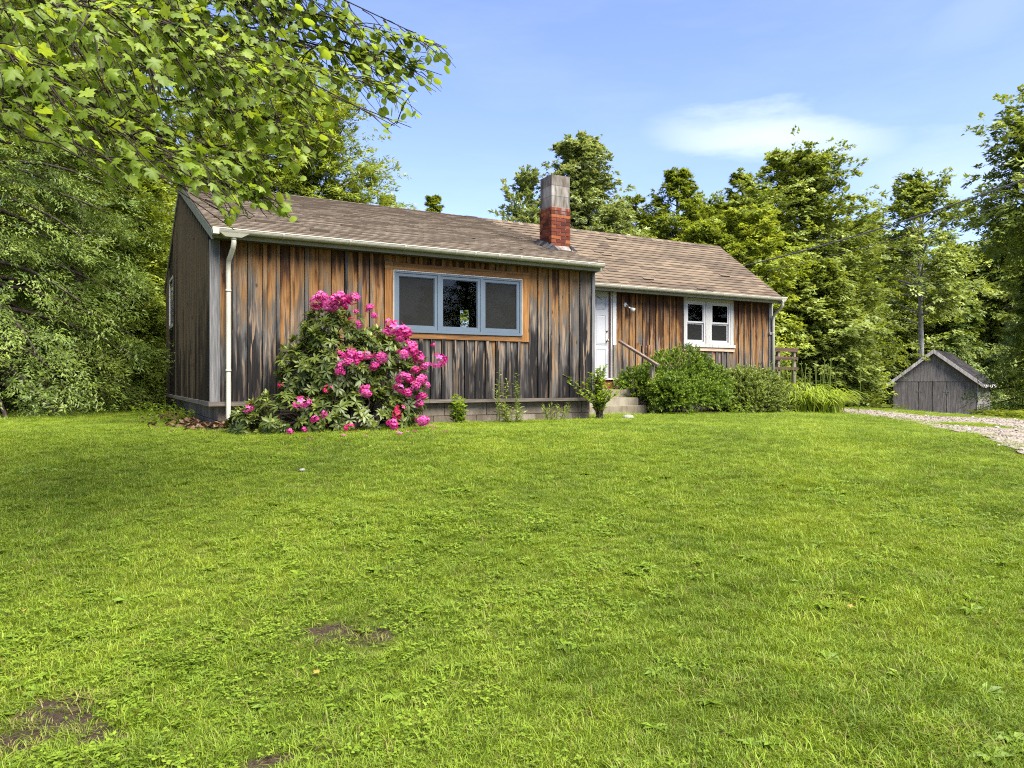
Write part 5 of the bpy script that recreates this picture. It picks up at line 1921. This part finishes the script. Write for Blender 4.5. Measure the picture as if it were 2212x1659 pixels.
def undergrowth(label, px, d, h, spread, seed, mat='frond', n=30, ll=.22):
    rng = np.random.default_rng(seed)
    p = at(px, HY, d)
    g = gz1(p.x, d)
    root = thing('undergrowth_plant', label, 'plant', (p.x, d, g), 0, 'undergrowth at the wood edge')
    P_, D_, N_, T_ = [], [], [], []
    for i in range(n):
        a = rng.uniform(0, 6.28)
        sp = spread * math.sqrt(rng.uniform())
        c = np.array([math.cos(a) * sp, math.sin(a) * sp, 0])
        hh = h * rng.uniform(.5, 1.1)
        b = rng.uniform(0, 6.28)
        dd = np.array([math.cos(b), math.sin(b), 0])
        sd = np.array([-math.sin(b), math.cos(b), 0])
        for q in range(26):
            t = q / 25
            s_ = 1 if q % 2 else -1
            P_.append(c + dd * t * h * .8 + np.array([0, 0, hh * (1.7 * t - t * t * .95)]))
            D_.append(dd * .5 + sd * s_ + np.array([0, 0, .1]))
            N_.append(UP + rng.normal(0, .25, 3))
            T_.append(np.clip(.3 + .5 * t + rng.normal(0, .12), 0, 1))
    n_ = len(P_)
    link(bpy.data.objects.new('foliage', leaf_mesh('foliage', np.array(P_), np.array(D_), np.array(N_), ll * rng.uniform(.6, 1.1, n_), ll * .34 * rng.uniform(.7, 1.1, n_), np.array(T_), M[mat])), root)
    return root


undergrowth('low bright fern-like plant at the right foot of the shed', 2150, 24.6, .42, .85, 91, 'frond', 40, .16)
undergrowth('low bright fern-like plant cut by the right edge of the picture', 2218, 23.6, .5, .85, 92, 'frond', 40, .16)
undergrowth('low dark plant under the hemlock at the left edge', 30, 18.2, .5, .9, 93, 'needle', 40, .2)
undergrowth('low dark plant under the layered hemlock', 180, 19.2, .5, 1.0, 94, 'needle', 40, .2)
undergrowth('low dark plant between the wood and the gable wall', 300, 21.5, .6, 1.0, 95, 'forest', 40, .22)
undergrowth('low leafy plant under the layered maple beyond the lilies', 1830, 25.8, .7, 1.0, 96, 'forest', 46, .22)
undergrowth('low leafy plant at the edge of the lawn left of the shed', 1872, 27.0, .6, 1.0, 97, 'forest', 40, .22)

# ================================================================== RHODODENDRON
rb = HW(1.75, -.75, gz1(*HW(1.75, -.75, 0)[:2]))
rho = thing('rhododendron', 'tall rhododendron with hot pink flower clusters in front of the near wall', 'bush', rb)
lobes = [((1.70, -.72, 1.75), (.72, .58, .95)), ((2.50, -.72, 1.55), (.55, .52, .80)), ((.92, -.85, 1.12), (.62, .50, .36)), ((1.52, -.68, 2.35), (.40, .38, .46)),
         ((1.85, -1.02, 1.10), (1.0, .48, .42)), ((2.2, -.7, 2.05), (.42, .4, .40)), ((.45, -.75, 1.02), (.35, .35, .25)), ((1.15, -.6, 1.75), (.35, .35, .5))]
rng = np.random.default_rng(101)
LC = np.array([c for c, r in lobes])
LR = np.array([r for c, r in lobes])


def inside_any(q, grow=1.0, skip=-1):
    r = np.zeros(len(q), bool)
    for i in range(len(lobes)):
        if i != skip:
            r |= (((q - LC[i]) / (LR[i] * grow)) ** 2).sum(1) < 1
    return r


Q, O = [], []
for i in range(len(lobes)):
    nn = int(520 * (LR[i][0] * LR[i][2] + .10))
    d = unit(rng.normal(0, 1, (nn, 3)))
    q = LC[i] + d * LR[i] * rng.uniform(.55, 1.03, (nn, 1)) ** .7
    k = ~inside_any(q, .70, i) & (q[:, 2] > .90)
    Q.append(q[k])
    O.append(d[k])
Q, O = np.concatenate(Q), np.concatenate(O)
rot3 = np.array([[CT, -ST, 0], [ST, CT, 0], [0, 0, 1]])
QW = np.array([HW(*q) - rb for q in Q])
OW = unit(O @ rot3.T + UP * .55 + rng.normal(0, .18, O.shape))


def rho_leaf():
    m = MB()
    xs_ = [0, .10, .30, .55, .80, 1.0]
    ws_ = [.015, .07, .145, .165, .10, .0]
    pts, fc = [], []
    for x_, w_ in zip(xs_, ws_):
        dz = -.16 * x_ * x_
        pts += [(x_, -w_, dz + .25 * w_), (x_, 0, dz), (x_, w_, dz + .25 * w_)]
    for i in range(5):
        b = i * 3
        fc += [(b, b + 1, b + 4, b + 3), (b + 1, b + 2, b + 5, b + 4)]
    return np.array(pts), fc


rl_pts, rl_f = rho_leaf()
mats = []
for q, o in zip(QW, OW):
    nlf = rng.integers(7, 11)
    s1 = np.cross(o, UP + rng.normal(0, .1, 3))
    s1 /= np.linalg.norm(s1)
    s2 = np.cross(o, s1)
    a0_ = rng.uniform(0, 6.28)
    young = rng.uniform() < .35
    rt = rng.uniform(.1, .6)
    for k in range(nlf):
        a = a0_ + 6.28 * k / nlf + rng.normal(0, .15)
        rad = s1 * math.cos(a) + s2 * math.sin(a)
        dirv = rad * (.55 if young else 1.0) + o * (.75 if young else .22) - UP * (0 if young else .12) + rng.normal(0, .12, 3)
        dirv /= np.linalg.norm(dirv)
        nrm = o + UP * .4 - rad * .2
        side = np.cross(nrm, dirv)
        side /= np.linalg.norm(side)
        nrm = np.cross(dirv, side)
        L = rng.uniform(.085, .135) * (.85 if young else 1)
        mats.append((q + rad * .008 - o * rng.uniform(0, .03), dirv, side, nrm, L, min(1, rt + (.35 if young else 0) + rng.uniform(-.1, .1))))
camv = np.array(Vector((0, 0, 1.6)) - rb)
order = sorted(range(len(mats)), key=lambda i: np.linalg.norm(mats[i][0] - camv))
tones = [.12, .35, .6, .85]
rl_mesh = []
for t in tones:
    m = MB()
    m.poly([tuple(p) for p in rl_pts], rl_f, t)
    rl_mesh.append(m.mesh('rhododendron_leaf', M['rhodo'], True))
restV, restF, restT = [], [], []
for rank, i in enumerate(order):
    p, d, s_, n_, L, t = mats[i]
    if rank < 295:
        k = int(np.argmin([abs(t - x_) for x_ in tones]))
        o = bpy.data.objects.new('leaf', rl_mesh[k])
        o.matrix_local = Matrix(((d[0] * L, s_[0] * L, n_[0] * L, p[0]), (d[1] * L, s_[1] * L, n_[1] * L, p[1]), (d[2] * L, s_[2] * L, n_[2] * L, p[2]), (0, 0, 0, 1)))
        link(o, rho)
    else:
        b = len(restV) * len(rl_pts)
        restV.append(p + (rl_pts[:, :1] * d + rl_pts[:, 1:2] * s_ + rl_pts[:, 2:] * n_) * L)
        restF += [[b + x_ for x_ in f] for f in rl_f]
        restT += [t] * len(rl_f)
o = link(bpy.data.objects.new('leaves', np_mesh('leaves', np.concatenate(restV), np.array(restF), restT, M['rhodo'], smooth=True)), rho)
o['kind'] = 'stuff'
sb = MB()
for q, o_ in list(zip(QW, OW))[::9]:
    s0 = np.array([q[0] * .22 + rng.normal(0, .08), q[1] * .22 + rng.normal(0, .08), -.05])
    mdl = s0 * .45 + q * .55 + np.array([rng.normal(0, .05), rng.normal(0, .05), .1])
    sb.tube([tuple(s0), tuple(mdl), tuple(q - o_ * .12), tuple(q)], [.022, .014, .007, .004], 5, caps=False)
sb.build('stem', M['bark'], rho)


def flower_mesh(seed, n, mat, r=.075):
    r_ = np.random.default_rng(seed)
    m = MB()
    for i in range(n):
        d = Vector(unit(r_.normal(0, 1, 3)))
        if d.y > .45:
            d.y *= -.6
        d.z = d.z * .8 + .1
        d.normalize()
        c = d * r * r_.uniform(.55, 1.0)
        a = d.orthogonal().normalized()
        b = d.cross(a)
        fs = r * r_.uniform(.42, .6)
        t0 = r_.uniform(.1, .9)
        for k in range(5):
            th = 6.28 * k / 5 + r_.uniform(-.1, .1)
            e = a * math.cos(th) + b * math.sin(th)
            s_ = a * math.cos(th + 1.57) + b * math.sin(th + 1.57)
            m.poly([c, c + e * fs * .55 - s_ * fs * .33 + d * fs * .25, c + e * fs * (1.0 + r_.uniform(-.1, .15)) - s_ * fs * .12 + d * fs * .15, c + e * fs * 1.0 + s_ * fs * .15 + d * fs * .2,
                    c + e * fs * .55 + s_ * fs * .33 + d * fs * .3], [(0, 1, 2, 3, 4)], min(1, max(0, t0 + r_.uniform(-.25, .25))))
    return m.mesh('flower_cluster', M[mat])


fl_pink = [flower_mesh(200 + i, 15, 'flower') for i in range(4)]
fl_red = [flower_mesh(210 + i, 9, 'redflower', .07) for i in range(2)]


def rho_hit(x, y):
    """where the line of sight meets the bush"""
    for d in np.linspace(9.0, 11.6, 130):
        p = at(x, y, d)
        u = (p.x - HX) * CT + (p.y - HYY) * ST
        v = -(p.x - HX) * ST + (p.y - HYY) * CT
        if inside_any(np.array([[u, v, p.z]]), 1.02)[0]:
            return at(x, y, d - .05)
    return at(x, y, 10.6)


FLOWERS = [(688, 652, 1.15), (707, 662, .95), (720, 648, 1.1), (742, 641, 1.2), (765, 645, 1.1), (700, 640, .7), (852, 708, 1.5), (872, 718, 1.2), (842, 700, .8), (735, 765, .9),
           (757, 762, 1.0), (776, 770, .9), (795, 768, .8), (821, 772, 1.1), (880, 745, 1.0), (893, 758, 1.1), (905, 772, 1.0), (870, 765, .9), (945, 778, 1.35), (900, 800, .9),
           (868, 815, 1.0), (905, 818, 1.35), (895, 832, .9), (740, 792, .8), (735, 803, .7), (790, 848, .9, 0), (651, 868, 1.1), (628, 932, .6), (680, 905, .6), (864, 885, .9, 1),
           (858, 896, .8, 1), (850, 918, 1.0), (757, 925, .95, 1), (708, 840, .7, 1), (786, 838, .8), (912, 858, .9), (905, 872, .9), (912, 908, 1.05), (535, 882, .7), (606, 830, .5, 1),
           (800, 665, .7), (808, 682, .55), (770, 672, .5), (660, 928, .5), (700, 895, .5), (935, 745, .4), (720, 662, 1.0), (752, 656, 1.0), (692, 640, .8), (862, 726, 1.0), (836, 716, .8), (772, 782, .8), (810, 790, .8), (890, 742, .9), (915, 792, .9), (884, 816, .9), (862, 838, .8), (920, 832, .8), (747, 780, .8), (880, 850, .8), (776, 700, .6), (760, 690, .5, 1)]
rng = np.random.default_rng(103)
for i, fl in enumerate(FLOWERS):
    p = rho_hit(fl[0], fl[1])
    red = len(fl) > 3 and fl[3]
    o = bpy.data.objects.new('flower_cluster', (fl_red[i % 2] if red else fl_pink[i % 4]))
    o.location = p - rb
    o.rotation_euler = (rng.normal(0, .3), rng.normal(0, .3), rng.normal(.1, .5))
    s_ = fl[2] * 1.25
    o.scale = (s_ * rng.uniform(.85, 1.25), s_, s_ * rng.uniform(.7, 1.05))
    link(o, rho)

# fallen petals
pm = MB()
for k in range(6):
    th = 6.28 * k / 6
    e, s_ = Vector((math.cos(th), math.sin(th), 0)), Vector((-math.sin(th), math.cos(th), 0))
    pm.poly([(0, 0, .01), e * .03 - s_ * .014 + Vector((0, 0, .02)), e * .046 + Vector((0, 0, .012)), e * .03 + s_ * .014 + Vector((0, 0, .022))], [(0, 1, 2, 3)], .75 + .2 * random.random())
petal_mesh = pm.mesh('fallen_flower', M['flower'])
PET = [(862, 943, 'fallen pink flower on the grass just under the right side of the rhododendron', 1.2), (897, 938, 'fallen pink flower right of the first one under the rhododendron', .8), (938, 932, 'fallen pink flower on open grass toward the foundation weeds', .9),
       (931, 926, 'fallen pink flower highest up the lawn below the bushy weed', .8), (962, 940, 'fallen pink flower farthest from the rhododendron', .8), (668, 957, 'fallen pink flower alone under the left part of the rhododendron', .8),
       (790, 948, 'fallen pink flower at the lawn edge under the middle of the rhododendron', .6), (880, 939, 'small fallen pink flower between two larger ones', .55), (916, 926, 'fallen pink flower close beside the lowest right blossom', .7), (742, 948, 'fallen pink flower half in the dark soil under the bush', .8)]
for (x, y, lab, s_) in PET:
    gx, gy = ground_hit(x, y)
    o = bpy.data.objects.new('fallen_flower', petal_mesh)
    o.location = (gx, gy, gz1(gx, gy) + .035)
    o.rotation_euler = (random.uniform(-.3, .3), random.uniform(-.3, .3), random.uniform(0, 6))
    o.scale = (s_, s_, s_)
    link(o)
    tag(o, lab, 'flower', 'fallen flowers on the lawn')


# ================================================================== OVERHANGING MAPLE
def maple_leaf(curl=0.0):
    half = [(.04, .0), (.16, -.10), (.40, -.06), (.30, .10), (.55, .26), (.62, .44), (.40, .42), (.30, .48), (.32, .66), (.14, .72)]
    pts = [(0, 0)] + half + [(0, 1.0)] + [(-x, y) for x, y in half[::-1]]
    V = [(0, .34, .03)] + [(x * (1 + .1 * math.sin(i * 5 + curl * 9)), y, -(.10 + curl) * abs(x) - (.12 + curl) * y * y + .025 * ((i * 7 + int(curl * 20)) % 3 - 1)) for i, (x, y) in enumerate(pts)]
    n = len(pts)
    F_ = [(0, 1 + i, 1 + (i + 1) % n) for i in range(n)]
    return np.array(V), F_


def round_leaf():
    V = [(0, .45, .03)]
    n = 14
    for i in range(n):
        a = 2 * math.pi * i / n - math.pi / 2
        r = 1 + (.07 if i % 2 else -.03)
        x, y = .42 * math.cos(a) * r, .5 + .5 * math.sin(a) * r
        V.append((x, y, -.12 * abs(x) - .08 * y))
    return np.array(V), [(0, 1 + i, 1 + (i + 1) % n) for i in range(n)]


ML = [maple_leaf(), round_leaf()]
MLV = [maple_leaf(c) for c in (0, .2, .38, -.15)]
trunk_at = Vector((-8.2, 5.0, 0))
trunk_at.z = gz1(trunk_at.x, trunk_at.y)
mt = thing('maple_tree', 'maple whose leafy boughs hang into the upper left of the picture', 'tree', trunk_at, 0, 'trees round the house')
poly = np.array([(-120, -70), (700, -70), (730, -50), (760, 5), (775, 50), (830, 52), (900, 68), (930, 78), (955, 100), (985, 95), (988, 160), (940, 205), (905, 190), (880, 215), (912, 240), (918, 275), (872, 300), (838, 300),
                 (820, 250), (790, 195), (745, 195), (745, 300), (715, 335), (660, 385), (612, 405), (630, 470), (560, 470), (490, 490), (465, 430), (420, 405), (385, 405), (345, 372), (300, 425), (235, 385), (180, 335),
                 (90, 325), (-120, 300)], float)
rng = np.random.default_rng(131)
limbs = []
root_p = Vector((-8.2, 5.0, 4.6))
ENDS = [(968, 125, 7.0), (890, 262, 6.7), (800, 120, 6.6), (615, 455, 5.7), (500, 472, 5.1), (400, 380, 4.6), (310, 405, 4.4), (190, 325, 4.0), (60, 300, 3.7), (740, 30, 6.5), (560, -40, 5.4), (420, 60, 4.7), (640, 240, 5.9),
        (930, 95, 6.9), (955, 150, 7.0), (905, 160, 6.8), (855, 110, 6.7), (845, 185, 6.6), (872, 215, 6.7), (858, 285, 6.6), (725, 285, 6.2), (585, 440, 5.6), (475, 465, 5.0), (535, 385, 5.3), (620, 360, 5.8), (660, 300, 5.9), (450, 330, 4.9), (350, 330, 4.5), (250, 300, 4.2), (130, 250, 3.8), (700, 160, 6.1), (620, 130, 5.7), (480, 120, 5.0), (545, 455, 5.4), (600, 410, 5.6), (300, 120, 4.1), (200, 20, 3.8), (520, 200, 5.2), (690, 330, 6.2), (80, 120, 3.6), (850, -30, 6.4)]
wood = MB()
twigs = []
for n_, (x, y, d) in enumerate(ENDS):
    e = at(x, y, d)
    st = root_p + Vector((0, rng.normal(0, .5), rng.normal(0.2, .6)))
    pts = []
    for i in range(9):
        t = i / 8
        p = st.lerp(e, t)
        p.z += .75 * math.sin(math.pi * t ** .8) * (1 - t * .2)
        p += Vector((0, .14 * math.sin(5 * t + n_), .07 * math.sin(9 * t + n_ * 2)))
        pts.append(p)
    wood.tube([p - trunk_at for p in pts], [.026, .022, .019, .016, .013, .010, .008, .006, .003], 6, caps=False)
    for q in range(66):
        t = rng.uniform(.30, 1.0) ** .8
        i = min(7, int(t * 8))
        b = pts[i].lerp(pts[i + 1], t * 8 - i)
        dr = (pts[i + 1] - pts[i]).normalized()
        dr = (dr + Vector((rng.normal(.1, .45), rng.normal(0, .5), rng.normal(-.35, .45)))).normalized()
        L = rng.uniform(.25, .8) * (1.25 - .6 * t)
        twigs.append((b, dr, L))
    for q in range(26):                                    # short spurs along the outer limb
        t = 1 - .5 * q / 26
        i = min(7, int(t * 8))
        b = pts[i].lerp(pts[i + 1], t * 8 - i)
        dr = ((pts[i + 1] - pts[i]).normalized() + Vector((rng.normal(0, .8), rng.normal(0, .8), rng.normal(-.2, .6)))).normalized()
        twigs.append((b, dr, rng.uniform(.10, .26)))
acc = []
for (b, dr, L) in twigs:
    n = max(3, int(L / .085))
    tw = [b + dr * L * i / 4 - Vector((0, 0, .28 * L * (i / 4) ** 2)) + Vector((0, 0, rng.normal(0, .012))) for i in range(5)]
    e = tw[-1]
    k = np.array([[CX + F * e.x / e.y, HY - F * (e.z - 1.6) / e.y]])
    if poly_sd(k[:, 0], k[:, 1], poly)[0] < -4 and e.y > 1:
        continue
    wood.tube([p - trunk_at for p in tw], [.0055, .0045, .0038, .003, .002], 4, caps=False)
    for i in range(n):
        t = (i + .6) / n
        f_ = t * 4
        a = min(3, int(f_))
        p = tw[a].lerp(tw[a + 1], f_ - a)
        s_ = Vector((rng.normal(0, 1), rng.normal(0, 1), rng.normal(.1, .4))).normalized()
        ld = (dr * .5 + s_ * .8 + Vector((0, 0, -.55))).normalized()
        nn = Vector((rng.normal(0, .55), rng.normal(-.25, .55), 1)).normalized()
        acc.append((p + s_ * .035, ld, nn, rng.uniform(.05, .095), rng.uniform(0, 1)))
final = []
for (p, d, n_, s_, t) in acc:
    c = p + d * s_ * .5
    if c.y < 2.3:
        continue
    x, y = CX + F * c.x / c.y, HY - F * (c.z - 1.6) / c.y
    if poly_sd(np.array([x]), np.array([y]), poly)[0] < rng.normal(0, 7):
        continue
    if rng.uniform() < .12 and x > 0:
        continue
    final.append((p, d, n_, s_, t, x > 640 + rng.normal(0, 60)))
final.sort(key=lambda q: -q[3] / q[0].y)
lm = {}
for kind in (0, 1):
    for k, t in enumerate((.2, .45, .7, .9)):
        m = MB()
        shp = maple_leaf((0, .18, .35, -.15)[k]) if kind == 0 else ML[1]
        m.poly([tuple(v) for v in shp[0]], shp[1], t)
        lm[kind, k] = m.mesh('maple_leaf', M['maple'], True)
rV, rF, rT = [], [], []
nb_ = 0
cnt = 0
for rank, (p, d, n_, s_, t, rd) in enumerate(final):
    side = n_.cross(d)
    if side.length < .05:
        continue
    side.normalize()
    nn = d.cross(side) * -1 if d.cross(side).z < 0 else d.cross(side)
    p = p - trunk_at
    inview = True
    c = p + trunk_at
    x, y = CX + F * c.x / c.y, HY - F * (c.z - 1.6) / c.y
    if cnt < 296 and -20 < x < 2230 and y > -20:
        cnt += 1
        o = bpy.data.objects.new('leaf', lm[int(rd), min(3, int(t * 4))])
        o.matrix_local = Matrix(((side.x * s_, d.x * s_, nn.x * s_, p.x), (side.y * s_, d.y * s_, nn.y * s_, p.y), (side.z * s_, d.z * s_, nn.z * s_, p.z), (0, 0, 0, 1)))
        link(o, mt)
    else:
        V, F_ = ML[1] if rd else MLV[nb_ % 4]
        rV.append(np.array(p) + (V[:, :1] * np.array(side) + V[:, 1:2] * np.array(d) + V[:, 2:] * np.array(nn)) * s_)
        rF += [[nb_ + a for a in f] for f in F_]
        rT += [t] * len(F_)
        nb_ += len(V)
o = link(bpy.data.objects.new('leaves', np_mesh('leaves', np.concatenate(rV), np.array(rF), rT, M['maple'], per=3, smooth=True)), mt)
o['kind'] = 'stuff'
wood.build('branch', M['twig'], mt, smooth=True)
MB().tube([(0, 0, -.1), (.05, 0, 1.5), (.02, .05, 3.0), (0, 0, 4.7), (-.1, 0, 6.5), (0, .1, 8.5)], [.30, .24, .21, .19, .13, .05], 12).build('trunk', M['bark'], mt, smooth=True)
print('maple leaves', len(final))

# ================================================================== SMALL THINGS
# litter of dead leaves by the corner of the foundation
rng = np.random.default_rng(151)
n = 520
u, v = np.abs(rng.normal(0, .28, n)) * -1 - .02, rng.uniform(.3, 5.0, n)
u[:120], v[:120] = rng.normal(.1, .25, 120), -np.abs(rng.normal(.05, .12, 120))
W = np.array([HW(a, b, 0) for a, b in zip(u, v)])
W[:, 2] = gz(W[:, 0], W[:, 1]) + rng.uniform(.02, .09, n) * (np.exp(-(u / .35) ** 2))+.015
o = link(bpy.data.objects.new('dead_leaves', leaf_mesh('dead_leaves', W, rng.normal(0, 1, (n, 3)) * (1, 1, .35), rng.normal(0, .5, (n, 3)) + UP, rng.uniform(.06, .12, n), rng.uniform(.04, .08, n), rng.uniform(0, 1, n), M['deadleaf'])))
tag(o, 'brown dead leaves piled along the shaded foundation', 'leaf litter', kind='stuff')


def stone(label, x, y, s_, seed, lift=.3):
    r = np.random.default_rng(seed)
    gx, gy = ground_hit(x, y)
    m = MB()
    n = 9
    pts = []
    for (z, q) in ((-.4, .85), (0, 1.0), (.35, .8)):
        pts += [(math.cos(6.28 * k / n) * q * r.uniform(.85, 1.15), math.sin(6.28 * k / n) * q * .7 * r.uniform(.85, 1.15), z * r.uniform(.8, 1.1)) for k in range(n)]
    pts.append((0, 0, .48))
    fc = [(l * n + k, l * n + (k + 1) % n, (l + 1) * n + (k + 1) % n, (l + 1) * n + k) for l in range(2) for k in range(n)] + [(2 * n + k, 2 * n + (k + 1) % n, 3 * n) for k in range(n)]
    m.poly(pts, fc, .6)
    o = m.build('stone', M['stone'], None, smooth=True)
    o.location = (gx, gy, gz1(gx, gy) + lift * s_ * .5)
    o.scale = (s_, s_, s_ * .8)
    o.rotation_euler = (0, 0, r.uniform(0, 6))
    return tag(o, label, 'stone', 'stones lying in the lawn')


stone('flat pale stone in the grass in front of the concrete steps', 1356, 905, .16, 1, .25)
stone('small pale stone at the front of the daylily clump', 1745, 886, .11, 2)
stone('larger pale stone at the right foot of the daylily clump', 1780, 888, .15, 3)
stone('small pale chip lying alone on the lawn below the rhododendron', 653, 1020, .035, 4, .9)

lf_m = MB()
V, F_ = ML[0]
lf_m.poly([tuple(q * .030) for q in V], F_, .5)
M['yellowleaf'] = leaf_mat('yellow_leaf', (.16, .10, .02), (.26, .17, .03), (.33, .23, .05), .2, yellow=(1, 1, 1))
ylm = lf_m.mesh('fallen_leaf', M['yellowleaf'])
for (x, y, lab) in ((687, 1473, 'yellow fallen leaf on the lawn below the middle bare patch'), (55, 1338, 'yellow fallen leaf on the lawn near the left edge'), (8, 1452, 'yellow fallen leaf cut by the left edge of the picture'), (1835, 1330, 'pale fallen leaf alone on the lawn at the right')):
    gx, gy = ground_hit(x, y)
    o = bpy.data.objects.new('fallen_leaf', ylm)
    o.location = (gx, gy, gz1(gx, gy) + .05)
    o.rotation_euler = (random.uniform(-.4, .4), random.uniform(-.4, .4), random.uniform(0, 6))
    link(o)
    tag(o, lab, 'leaf', 'fallen leaves on the lawn')
